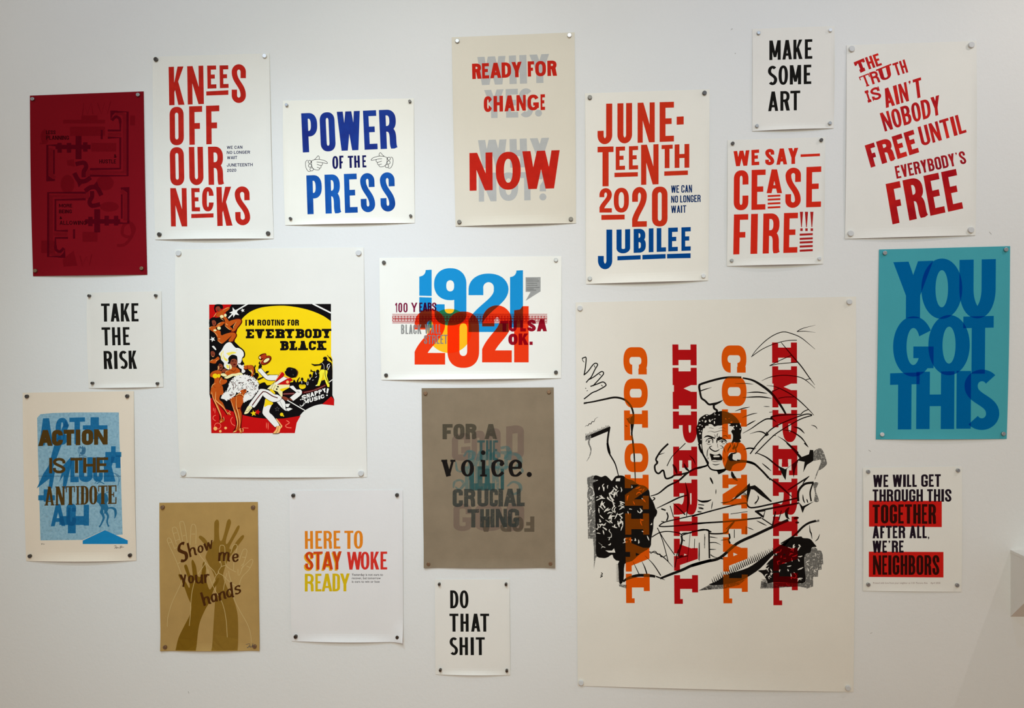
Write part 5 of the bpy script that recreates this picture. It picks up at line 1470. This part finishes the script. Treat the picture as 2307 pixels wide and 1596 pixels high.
P.shape('curly_hair_drawing', I_K, [([hairL], cutL)] + [st([(402, 1150 + i * 13), (386, 1146 + i * 13), (368, 1140 + i * 13)], 6, TO, 2) for i in range(13)] + [st([(705, 545), (735, 520), (715, 505)], 12, TP), st([(725, 600), (752, 640), (742, 690)], 12, TP)], 1, 'mass of black curls on the left')
P.shape('dry_brush_pattern', I_G, [([[(95, 322), (150, 300), (185, 310), (178, 900), (105, 900), (98, 600)]], specks(16, lambda r: (r.uniform(100, 170), r.uniform(380, 860)), 15, R_)), ([[(150, 900), (230, 890), (235, 1050), (175, 1080), (160, 1190), (160, 1000)]], []), ([[(395, 1330), (470, 1335), (468, 1370), (400, 1350)]], []), ([[(1150, 1390), (1270, 1340), (1270, 1380)]], [])], .6)
P.shape('bird_and_pole_drawing', I_K, [
    st([(436, 1306), (480, 1275), (580, 1246), (700, 1250), (740, 1258)], 28, [.6, 1, 1, .8]), st([(745, 1255), (790, 1272), (832, 1290)], 14, TO), st([(228, 1220), (242, 1232), (226, 1240)], 7), st([(222, 1248), (240, 1252), (218, 1265)], 8),
    st([(680, 1020), (760, 1040), (830, 1085), (908, 1168)], 10, TP), st([(760, 795), (810, 920), (862, 1115)], 8), st([(760, 800), (830, 920), (925, 1055)], 8), st([(528, 1115), (555, 1170), (588, 1238)], 9, TI), st([(610, 1108), (640, 1170), (662, 1238)], 13, TI), st([(640, 1058), (720, 1140), (792, 1248)], 11, TI),
    st([(684, 1020), (700, 1036), (722, 1020), (745, 1022), (760, 1046), (785, 1045), (792, 1068), (820, 1070), (842, 1055)], 8), st([(786, 1276), (870, 1242), (1000, 1192), (1100, 1147), (1270, 1102)], 27, [.7, 1, 1]), st([(706, 884), (780, 842), (860, 830), (960, 845), (1000, 872)], 10), st([(986, 868), (992, 920), (972, 1000), (962, 1062), (1000, 1060)], 18), st([(990, 866), (1002, 848), (1080, 845)], 10),
    st([(1000, 862), (1120, 828), (1200, 812), (1270, 835)], 13), st([(988, 905), (1020, 920)], 9), st([(1070, 850), (1055, 1000), (1040, 1120)], 5), st([(1155, 940), (1150, 1100)], 5), st([(1206, 855), (1206, 990)], 5), st([(940, 1080), (925, 1170)], 10), st([(960, 1000), (940, 1080), (1000, 1070), (1050, 1060)], 10)], 1)
P.shape('bow_arm_drawing', I_K, [
    st([(694, 496), (770, 470), (860, 400), (960, 350), (1040, 280), (1120, 235), (1220, 210), (1242, 180)], 18, [.4, .9, 1, 1, .8]), st([(1242, 182), (1190, 100), (1150, 0)], 16), st([(862, 0), (800, 60), (765, 110), (746, 150), (760, 180), (735, 210), (742, 260), (772, 282), (815, 252), (838, 326), (890, 320), (922, 300), (1000, 286), (1052, 272)], 17), st([(765, 108), (830, 85)], 9, TO), st([(746, 178), (768, 168)], 8),
    st([(905, 195), (930, 240), (945, 285)], 26, TP), st([(1010, 185), (1030, 230), (1062, 262)], 22, TP), st([(850, 212), (900, 120), (1000, 20), (1025, -5)], 8), st([(752, 612), (860, 560), (960, 512), (1042, 486)], 15, [.4, 1, .8]), st([(1024, 366), (1046, 470), (1050, 560), (1034, 692)], 20, TP), st([(904, 560), (950, 600), (1022, 672)], 13, TI), st([(880, 588), (912, 695)], 8),
    st([(796, 616), (838, 630)], 14), st([(848, 650), (860, 690), (846, 730)], 13), st([(795, 735), (825, 740)], 8), st([(774, 778), (830, 742), (1000, 702), (1270, 638)], 11), st([(774, 780), (830, 784), (1000, 772), (1270, 745)], 12), st([(1138, 530), (1180, 546), (1265, 536)], 15, TP), st([(1145, 575), (1200, 582)], 8), st([(1150, 612), (1195, 618)], 8), st([(1140, 645), (1170, 648)], 6), st([(1062, 110), (1100, 150), (1120, 200)], 10, TP)], 1)
frame(H2)
P.shape('turban_cloth_drawing', I_K, [
    st([(88, 864), (80, 800), (110, 772), (300, 716), (430, 695), (585, 697)], 26), st([(600, 702), (720, 730), (840, 800), (940, 880), (1020, 980), (1080, 1070), (1120, 1142)], 30, [.6, 1, 1, .7]), st([(88, 862), (106, 940), (150, 975), (190, 1015), (220, 1020)], 24), st([(100, 856), (160, 835), (230, 815)], 14, TO), ([[(205, 1008), (290, 992), (378, 960), (330, 1000), (275, 1028), (220, 1030)]], []), st([(255, 1020), (258, 1065), (292, 1092), (285, 1125)], 26),
    st([(505, 770), (640, 768), (728, 778)], 9, TP), st([(648, 878), (780, 872), (895, 888)], 15, TP), st([(600, 938), (800, 928), (948, 946)], 16, TP), st([(508, 1100), (600, 1068), (686, 1050)], 12, TP), st([(590, 1180), (700, 1138), (776, 1122)], 11, TP), st([(636, 1278), (690, 1245), (756, 1210)], 14, TP), st([(600, 1366), (700, 1310), (800, 1240), (880, 1195), (948, 1192)], 15, [.3, .8, 1, 1.2]), st([(850, 1042), (925, 1046)], 8, TP), st([(918, 1114), (960, 1108)], 7), st([(685, 1372), (780, 1345), (840, 1352), (890, 1385)], 18, TI)], 1)
P.shape('palm_leaf_drawing', I_K, [
    st([(704, 452), (760, 370), (870, 260), (980, 185), (1090, 150), (1200, 175), (1300, 220), (1400, 300), (1468, 358)], 10, [.6, 1, 1, 1, .3]), st([(704, 448), (830, 360), (960, 300), (1080, 265), (1160, 252), (1250, 250)], 9), st([(1060, 275), (1180, 420), (1300, 560), (1400, 700), (1466, 788)], 14, [.5, 1, 1, .8, .2]), st([(922, 556), (1050, 490), (1185, 430)], 9), st([(922, 556), (1050, 530), (1260, 515)], 9),
    st([(828, 736), (930, 692), (1080, 670), (1250, 685), (1350, 725), (1468, 826)], 11, [.3, 1, 1, 1, .3]), st([(1350, 726), (1416, 708)], 9), st([(888, 790), (1000, 810), (1130, 870), (1250, 950), (1380, 1070), (1452, 1148)], 13, [.3, 1, 1, .5]), st([(948, 868), (1038, 826)], 10), st([(1028, 946), (1120, 930), (1214, 930)], 10), st([(1295, 1140), (1330, 1105), (1386, 1080)], 11), st([(1250, 147), (1320, 108), (1474, 68)], 10, TO), st([(1250, 146), (1350, 142), (1472, 158)], 9, TO), st([(1420, 1266), (1470, 1282), (1494, 1315)], 10, TP)], 1)
P.shape('spear_drawing', I_K, [
    st([(690, 1612), (770, 1500), (860, 1400), (950, 1310), (1100, 1230), (1300, 1152), (1380, 1134), (1432, 1146)], 14), st([(750, 1612), (900, 1460), (1000, 1370), (1150, 1275), (1300, 1192), (1432, 1150)], 13), st([(948, 1200), (952, 1166), (1080, 1146), (1300, 1138)], 20, [1.2, 1, .5]), ([[(948, 1168), (1014, 1236), (950, 1202)]], []), st([(1080, 1325), (1180, 1340), (1280, 1400), (1330, 1450), (1388, 1532)], 16, TP), st([(1205, 1286), (1280, 1308), (1342, 1368)], 18, TP),
    st([(1020, 1400), (1100, 1450), (1200, 1540), (1265, 1600)], 20, TI), st([(962, 1388), (1000, 1392)], 8), st([(610, 1562), (680, 1542), (745, 1560)], 16, TP), st([(880, 1350), (905, 1380), (870, 1395)], 14)], 1)
frame(H5)
hairM = blob([(650, 262), (560, 282), (530, 290), (470, 298), (430, 330), (370, 352), (330, 335), (280, 345), (200, 392), (150, 440), (130, 500), (108, 580), (75, 640), (90, 770), (108, 880), (138, 1000), (212, 1000), (215, 900), (215, 780), (240, 655), (275, 650), (290, 602), (360, 590), (360, 560), (430, 562), (490, 612), (560, 592), (650, 588), (700, 556), (800, 548), (860, 560), (820, 592), (900, 612), (922, 660), (868, 720), (905, 800), (902, 900), (870, 985), (905, 985), (940, 960), (985, 975), (1050, 970), (1085, 945), (1060, 900), (1092, 880), (1082, 780), (1105, 680), (1080, 590), (1035, 480), (960, 390), (860, 318), (760, 278)], 3)
holes = [disc(x, y, a, b, 10, t) for x, y, a, b, t in ((320, 362, 20, 14, 0), (262, 412, 18, 18, 0), (386, 482, 22, 34, -.4), (492, 520, 14, 34, 0), (596, 350, 14, 12, 0), (292, 498, 20, 30, .5), (170, 770, 20, 18, 0), (222, 480, 20, 10, 1), (165, 575, 28, 10, -.2), (125, 640, 16, 12, 0), (200, 710, 12, 12, 0), (150, 700, 10, 10, 0), (215, 600, 12, 14, 0), (440, 460, 28, 8, -.7), (500, 440, 22, 8, -.3), (505, 345, 24, 6, 0), (922, 612, 20, 14, 0), (988, 598, 14, 20, 0), (872, 515, 26, 16, -.4), (745, 440, 20, 10, .4), (820, 430, 14, 8, 0), (1070, 670, 14, 14, 0), (190, 905, 10, 14, 0), (930, 675, 12, 16, 0), (495, 315, 10, 7, 0), (160, 495, 16, 10, 0))]
P.shape('curly_hair_drawing', I_K, [([hairM], holes)], 1, 'short black curls of the shouting man')
P.shape('shouting_face_drawing', I_K, [
    st([(150, 980), (152, 1090), (178, 1160), (208, 1208)], 32), st([(205, 985), (212, 1080), (228, 1180), (262, 1290), (330, 1440), (362, 1510), (420, 1572), (520, 1596), (640, 1590), (740, 1570)], 26, [.7, .8, 1.2, 1.3, 1.4]),
    ([blob([(250, 872), (290, 825), (350, 808), (430, 830), (500, 868), (485, 885), (420, 866), (350, 845), (300, 850)])], []), st([(482, 788), (508, 820), (500, 880)], 16, TI), st([(570, 768), (552, 800), (552, 850)], 14), st([(600, 820), (590, 860), (560, 880)], 26, TP), st([(345, 890), (400, 878), (450, 900), (455, 985)], 26, [.5, 1, 1, .6]), st([(300, 955), (325, 905), (380, 885)], 16), ([disc(366, 955, 24)], [disc(358, 946, 7)]), st([(330, 925), (425, 930)], 9), st([(312, 985), (360, 1015), (420, 1005)], 12, TP),
    st([(545, 990), (550, 920), (580, 880)], 30, TP), ([blob([(540, 880), (600, 850), (650, 850), (740, 900), (775, 960), (700, 920), (640, 905), (580, 930)])], []), ([disc(664, 950, 26)], [disc(656, 942, 7)]), st([(600, 955), (660, 925), (730, 955), (785, 1005)], 13), st([(660, 1000), (735, 996)], 13, TP), st([(660, 855), (700, 822), (760, 822), (790, 870)], 18, TP),
    st([(440, 1050), (385, 1075), (410, 1120), (500, 1168), (570, 1150), (605, 1122)], 24, [.5, 1, 1.1, 1, .4]), st([(570, 1000), (560, 1020), (568, 1090)], 10), st([(610, 1042), (655, 1050), (685, 1085), (620, 1112)], 16, TP), st([(370, 1082), (335, 1160), (326, 1260), (322, 1300)], 18, TP), st([(346, 1300), (348, 1350)], 16, TP), st([(690, 1082), (715, 1140), (735, 1215)], 16, TP),
    ([blob([(385, 1222), (440, 1230), (500, 1248), (560, 1240), (610, 1222), (660, 1280), (670, 1330), (650, 1372), (560, 1402), (440, 1396), (412, 1320)])], [blob([(470, 1270), (520, 1262), (600, 1268), (602, 1296), (540, 1300), (480, 1300)]), blob([(432, 1372), (500, 1362), (560, 1372), (640, 1366), (600, 1386), (540, 1394), (450, 1390)])]),
    st([(445, 1452), (520, 1474), (615, 1450)], 20, TP), st([(360, 645), (420, 645), (480, 658)], 10, TP), st([(335, 740), (400, 716), (500, 738), (620, 705), (700, 708), (770, 735)], 11, TP), st([(575, 655), (680, 640), (745, 662)], 9, TP),
    ([blob([(790, 1120), (830, 1050), (850, 1000), (862, 1060), (820, 1120), (790, 1190)])], []), ([blob([(888, 1110), (930, 1030), (945, 1000), (962, 1080), (920, 1130)])], []), st([(1020, 975), (1000, 1050), (968, 1110), (980, 1190), (930, 1215), (860, 1222)], 30), st([(690, 1310), (705, 1350), (690, 1420)], 18, TP), st([(800, 1270), (780, 1330)], 16, TP), st([(900, 985), (905, 1040)], 14),
    ([blob([(860, 1215), (905, 1240), (902, 1345), (1010, 1380), (1120, 1378), (1230, 1384), (1396, 1432), (1396, 1476), (1200, 1425), (1010, 1438), (900, 1500), (850, 1600), (720, 1562), (770, 1400), (800, 1290)])], []), st([(80, 1562), (200, 1535), (325, 1482)], 28)], 1, 'shouting face')
frame(H4)
hatch = []
for i in range(34):
    t = i / 33
    x, y = 190 + t * 575, 1310 - t * 285 - 30 * math.sin(PI * t)
    hatch.append(st([(x + 14, y + 28), (x + 4, y), (x - 10, y - 34 - 8 * (i % 2))], 11, TO, 3))
hairR = blob([(700, 1140), (735, 1100), (760, 1080), (800, 1000), (860, 950), (930, 890), (1000, 880), (1030, 878), (1045, 892), (1110, 900), (1150, 945), (1172, 975), (1130, 982), (1112, 1030), (1062, 1052), (1060, 1180), (1064, 1310), (960, 1318), (860, 1312), (760, 1312), (712, 1320), (700, 1290), (660, 1230), (618, 1200), (690, 1192), (690, 1165)], 3)
R_ = random.Random(3)
P.shape('curly_hair_drawing', I_K, [([hairR], specks(36, lambda r: (r.uniform(740, 1050), r.uniform(930, 1290)), 17, R_) + specks(10, lambda r: (r.uniform(690, 760), r.uniform(1140, 1280)), 13, R_))] + [st([(700, 1290 + i * 9), (650, 1280 + i * 10)], 6, TO, 2) for i in range(8)], 1, 'mass of black curls at lower right')
P.shape('dry_brush_pattern', I_G, [([[(1060, 1050), (1145, 978), (1176, 990), (1180, 1010), (1215, 1010), (1230, 1050), (1236, 1140), (1220, 1142), (1220, 1190), (1188, 1196), (1186, 1258), (1140, 1260), (1140, 1350), (1080, 1372), (1060, 1320)]], specks(9, lambda r: (r.uniform(1080, 1190), r.uniform(1040, 1220)), 12, R_)), ([[(700, 1314), (1080, 1318), (1080, 1366), (1000, 1350), (760, 1368), (640, 1370), (650, 1300)]], []),
                                ([[(60, 1386), (150, 1340), (300, 1332), (440, 1306), (520, 1270), (440, 1336), (300, 1372)]], []), ([blob([(1140, 80), (1215, 45), (1260, 140), (1266, 200), (1190, 252), (1215, 155), (1140, 160)])], []), st([(1192, 240), (1155, 340)], 10, TP), ([blob([(1140, 375), (1190, 372), (1165, 440), (1195, 540), (1150, 545), (1158, 470)])], []), ([[(1168, 728), (1200, 712), (1198, 738), (1170, 742)]], [])], .6)
P.shape('log_shading_drawing', I_K, [([blob([(152, 1336), (230, 1300), (300, 1252), (362, 1225), (520, 1175), (640, 1096), (760, 1008), (860, 938), (932, 880), (880, 960), (770, 1045), (640, 1180), (520, 1262), (440, 1302), (300, 1332)], 3)], [])] + hatch + [st([(835, 945), (960, 870), (1040, 790), (1100, 750), (1168, 730)], 20, [.5, 1, 1, 1.1]), st([(1105, 770), (1112, 830), (1122, 850), (1130, 902)], 12, TP), st([(1202, 855), (1185, 900), (1158, 924)], 9, TP)], 1)
P.shape('torso_and_hands_drawing', I_K, [
    ([[(225, 250), (330, 238), (300, 265), (246, 292)]], []), st([(165, 318), (178, 345), (194, 382)], 17, TP), st([(222, 430), (220, 478)], 8, TP), st([(48, 530), (90, 548), (140, 545), (178, 528)], 18, TP), st([(52, 575), (112, 582)], 9, TP), st([(52, 600), (106, 612)], 9, TP), st([(48, 640), (86, 646)], 7), st([(190, 545), (178, 622)], 8, TP), st([(370, 262), (385, 310), (425, 350)], 30, TP),
    ([[(262, 558), (350, 545), (400, 510), (420, 480), (480, 430), (540, 372), (545, 402), (590, 392), (650, 440), (752, 545), (740, 552), (650, 492), (580, 435), (552, 432), (530, 510), (520, 562), (508, 540), (515, 440), (430, 505), (380, 542), (300, 568)]], [])] +
    [st([(470, 452 + i * 9), (500, 470 + i * 9), (520, 500 + i * 7)], 5, TP, 2) for i in range(5)] + [st([(600 + i * 14, 420 + i * 14), (612 + i * 14, 402 + i * 14)], 6, TO, 2) for i in range(9)] +
    [st([(-6, 688), (200, 630), (440, 570), (512, 562)], 13), st([(510, 560), (555, 606), (750, 570), (1000, 512)], 15), st([(-6, 756), (300, 738), (520, 715), (652, 700)], 15), st([(590, 642), (750, 610), (1004, 562)], 17), ([[(586, 642), (690, 630), (672, 704), (650, 692)]], [[(628, 648), (682, 640), (668, 680)]]), st([(655, 705), (752, 770)], 11), st([(785, 640), (756, 775)], 15), st([(840, 632), (815, 722)], 9), st([(360, 665), (430, 655), (520, 642)], 6),
     st([(-10, 1155), (130, 1115), (262, 1078), (420, 945), (600, 860), (760, 785), (905, 722)], 27), st([(235, 1082), (292, 1090)], 11), ([blob([(880, 625), (915, 600), (905, 650), (905, 690), (920, 715), (885, 700), (872, 660)])], []), st([(1000, 545), (1002, 450), (1060, 382), (1145, 368)], 22), st([(1140, 370), (1112, 460), (1122, 545)], 14), st([(1042, 480), (1048, 530), (1062, 562)], 12, TP), st([(1078, 522), (1092, 562)], 11, TP),
     ([[(998, 545), (1040, 592), (1150, 545), (1062, 604), (1040, 658), (1020, 596)]], []), st([(1104, 306), (1040, 350), (930, 422), (898, 442)], 14, TP), st([(1106, 306), (1064, 345), (1040, 384)], 12, TP), st([(598, 84), (700, 130), (800, 210), (862, 242)], 16, [.4, 1, 1]), ([[(818, 228), (880, 240), (930, 205), (1020, 130), (1100, 100), (1110, 58), (1142, 60), (1142, 162), (1082, 200), (1046, 272), (1060, 172), (1000, 160), (972, 240), (956, 325), (938, 200), (892, 238), (880, 345), (856, 308)]], []),
     st([(888, -4), (960, 60), (1022, 132)], 24, TI), st([(1056, -6), (1094, 34)], 12, TO), st([(656, 184), (744, 258)], 11, TP), st([(420, 160), (560, 180), (640, 240), (720, 325)], 22, [1, 1, .8, .9]), st([(700, 308), (820, 395), (942, 505)], 18, TP), ([[(700, 305), (745, 335), (730, 348)]], []), st([(616, 490), (622, 520), (590, 578)], 11, TP), st([(582, 570), (612, 538)], 8, TP), st([(515, 790), (578, 816)], 8, TP), st([(605, 728), (702, 776)], 10, TP), st([(395, 812), (395, 892)], 7), st([(508, 780), (506, 860)], 8),
     st([(-8, 832), (110, 815), (150, 820), (172, 850), (310, 845), (345, 800), (395, 735)], 14), st([(155, 826), (160, 1085)], 15), st([(165, 882), (238, 892)], 10, TO), st([(165, 936), (220, 936), (268, 958)], 10, TO), st([(165, 1000), (224, 1000)], 10, TO), st([(170, 1050), (200, 1070), (242, 1080)], 10, TO), st([(118, 880), (112, 960)], 6), st([(20, 900), (16, 1000)], 6), st([(65, 935), (65, 1110)], 6), st([(345, 850), (352, 890), (340, 910), (356, 945)], 16), st([(265, 915), (340, 905)], 8, TP), ([disc(980, 704, 26, 13, 10, -.2)], []), ([disc(990, 746, 18, 11, 10)], []), st([(500, 52), (540, 42), (600, 46)], 13, TP)] +
    [st([(330 + i * 10, 800 - i * 11), (310 + i * 9, 810 - i * 9)], 6, TO, 2) for i in range(6)], 1, 'bare torso, arms and gripping hands')
frame((0, 0, 1))
I_O = ink('semi_opaque_orange_ink', rgb(230, 116, 24), .22, rgb(255, 96, 12), vary=.04)
I_R = ink('imperial_red_ink', rgb(190, 20, 26), .12, rgb(204, 26, 32), vary=.08, scale=40)
COLN = [(782.6, 844), (853.5, 919), (925, 992.5), (999, 1064), (1069.8, 1147.6), (1157, 1204.8), (1210.7, 1288), (1292.9, 1359)]
COLN2 = [(778.6, 840), (849.7, 915.5), (922.6, 989.8), (997, 1062), (1069.8, 1146), (1156.7, 1204), (1210.7, 1288), (1294.8, 1359.5)]
IMPE = [(776.4, 823.4), (829, 922), (927.3, 998.2), (1006.6, 1072.6), (1080.5, 1160), (1164, 1208), (1214, 1286), (1296, 1360.7)]
IMPE2 = [(772, 817.8), (825.6, 918.3), (924, 996.3), (1003.9, 1071), (1078.6, 1160), (1164, 1208), (1214, 1286), (1291, 1363.8)]
for t, ys, (xl0, xr0), (xl1, xr1), m, lb in (('COLONIAL', COLN, (1404, 1458), (1410.5, 1464), I_O, 'first orange word COLONIAL, reading downwards'), ('IMPERIAL', IMPE, (1514.5, 1569), (1519, 1572.6), I_R, 'first red word IMPERIAL, reading downwards'),
                                             ('COLONIAL', COLN2, (1625, 1681), (1629.5, 1684.5), I_O, 'second orange word COLONIAL, reading downwards'), ('IMPERIAL', IMPE2, (1739, 1795), (1742, 1797), I_R, 'second red word IMPERIAL, reading downwards')):
    y0, y1 = ys[0][0], ys[-1][1]
    P.quadword(t, m, [(xr0, y0), (xr1, y1), (xl1, y1), (xl0, y0)], 23, 13.5, 's', us=[((a - y0) / (y1 - y0), (b - y0) / (y1 - y0)) for a, b in ys], layer=3, label=lb, t=13.5, e=8)
frame((1290, 650, 1.7348))
pins(P, [(29, 78), (1079, 53), (1074, 1560), (33, 1540)], (.0074, .006), 'largest COLONIAL IMPERIAL poster', ('pale',) * 4)

# ---------------------------------------------------------------- show me your hands
P = Poster('kraft brown poster lettered Show me your hands over reaching hands', (345, 1120, 4.4333), [(65, 58), (1047, 50), (1068, 1532), (80, 1535)], surface('kraft_paper', rgb(175, 141, 84), .05, 18, .9, .15, 400, spec=.1), lift=(.006, .003, .003, 0), curl=[(0, 0, .005), (1, 0, .004)])
P.shape('raised_arm_print', ink('olive_ink', rgb(146, 110, 42), .8, rgb(200, 180, 120), vary=.05), [([blob([(592, 1528), (592, 1528), (604, 1300), (620, 1050), (632, 880), (605, 770), (545, 650), (526, 600), (545, 540), (540, 500), (478, 430), (458, 402), (476, 386), (520, 415), (565, 470), (605, 440), (612, 400), (612, 300), (616, 250), (640, 226), (660, 250), (660, 350), (668, 430), (690, 430), (718, 340), (740, 245), (765, 221), (780, 250), (770, 300), (738, 400), (728, 460), (748, 462), (800, 370), (838, 300), (858, 284), (866, 300), (850, 345), (805, 425), (765, 505), (785, 520), (830, 450), (885, 388), (908, 384), (905, 412), (860, 475), (800, 555), (740, 650), (712, 730), (702, 800), (740, 900), (800, 1010), (842, 1150), (852, 1300), (850, 1528), (850, 1528)], 4)], [])], 1, 'lighter olive raised arm')
P.shape('raised_arm_print', ink('dark_olive_ink', rgb(130, 95, 26), .85, rgb(180, 150, 90), vary=.05), [([blob([(230, 1528), (230, 1528), (255, 1410), (320, 1275), (368, 1180), (384, 1090), (350, 1000), (310, 890), (258, 790), (265, 770), (290, 785), (340, 870), (362, 908), (368, 880), (345, 790), (314, 700), (322, 677), (342, 685), (375, 780), (398, 800), (390, 700), (386, 645), (400, 628), (430, 690), (446, 785), (478, 790), (494, 700), (500, 660), (518, 648), (532, 690), (526, 800), (540, 860), (568, 925), (600, 880), (640, 818), (660, 810), (652, 850), (605, 930), (570, 1040), (520, 1130), (468, 1255), (445, 1400), (436, 1528), (436, 1528)], 4)], [])], 2, 'darker olive raised arm')
L = lambda *p: st(list(p), 5.5)
P.shape('outlined_hands_print', ink('cream_line_ink', rgb(196, 168, 112), vary=.06), [
    L((145, 1295), (150, 1200), (190, 1060), (250, 930), (285, 850), (284, 780), (245, 665), (200, 560), (178, 515), (146, 440), (154, 408), (180, 425), (216, 515)), L((236, 475), (197, 335), (205, 304), (236, 312), (262, 395), (282, 475)), L((305, 470), (270, 275), (284, 247), (310, 256), (332, 360), (345, 480)), L((372, 480), (380, 320), (395, 274), (424, 285), (433, 350), (428, 470)),
    L((432, 480), (470, 580), (520, 650), (500, 700), (450, 770)), L((420, 830), (388, 970), (374, 1180), (364, 1288)), L((215, 520), (240, 500)), L((205, 365), (240, 355)), L((225, 440), (268, 420)), L((300, 390), (330, 380)), L((385, 370), (425, 370)), L((160, 460), (190, 450)), L((250, 665), (300, 640)),
    L((668, 660), (668, 505), (690, 481), (716, 500), (720, 600)), L((778, 560), (798, 495), (825, 472), (842, 500), (812, 620), (806, 730)), L((860, 640), (898, 535), (925, 519), (940, 545), (918, 630), (872, 765), (852, 775), (850, 720)), L((880, 720), (955, 645), (985, 622), (998, 645), (960, 725), (890, 800), (862, 880)), L((672, 640), (684, 690), (652, 750), (700, 785), (770, 850), (840, 890)), L((684, 695), (730, 680)), L((720, 600), (735, 690), (830, 750)), L((520, 650), (560, 690), (610, 740), (634, 780), (660, 745)), L((634, 780), (600, 860)),
    L((520, 650), (560, 790), (620, 930), (688, 1045), (728, 1200), (746, 1440)), L((756, 740), (768, 800), (800, 900), (812, 1015), (860, 1120), (940, 1262), (974, 1360), (984, 1452)), L((890, 600), (930, 605)), L((935, 690), (970, 705)), L((740, 760), (720, 840), (704, 930)), L((880, 690), (905, 665)), L((672, 560), (716, 555)), L((550, 720), (560, 760))], 3, 'cream outlines of two open hands')
I = ink('brush_brown_ink', rgb(78, 44, 18), .93, rgb(150, 110, 70), vary=.1)
for ch, q, sw in (('S', [(258, 552), (330, 508), (362, 612), (285, 655)], 36), ('h', [(350, 524), (424, 494), (440, 574), (368, 604)], 21), ('o', [(440, 494), (500, 472), (512, 546), (452, 570)], 20), ('w', [(508, 466), (590, 428), (602, 508), (522, 546)], 22),
                  ('m', [(655, 553), (770, 553), (768, 640), (650, 640)], 22), ('e', [(792, 570), (854, 562), (856, 642), (795, 652)], 21), ('y', [(270, 775), (328, 772), (336, 852), (284, 858)], 24), ('o', [(350, 782), (412, 780), (412, 862), (350, 864)], 22), ('u', [(420, 776), (502, 772), (504, 860), (425, 864)], 24), ('r', [(510, 772), (566, 768), (570, 854), (514, 860)], 24),
                  ('h', [(488, 1014), (560, 986), (582, 1060), (510, 1090)], 25), ('a', [(576, 978), (634, 958), (648, 1034), (588, 1056)], 23), ('n', [(652, 962), (720, 934), (734, 1010), (664, 1040)], 24), ('d', [(728, 930), (798, 908), (808, 990), (738, 1008)], 22), ('s', [(812, 894), (876, 876), (882, 956), (818, 982)], 22)):
    P.quadword(ch, I, q, sw, 13 if ch != 'S' else 22, 'l', name='brush_letter', us=[(0, 1)], layer=4)
P.shape('signature', ink('pencil', rgb(92, 86, 82)), [st([(930, 1472), (970, 1468), (950, 1505)], 4), st([(940, 1505), (975, 1485), (970, 1500), (990, 1490), (1000, 1460), (992, 1505)], 4)], 3)
pins(P, [(101, 101), (1003, 101), (1021, 1488), (128, 1496)], (.0058, .006), 'kraft Show me your hands poster', ('bronze',) * 4)
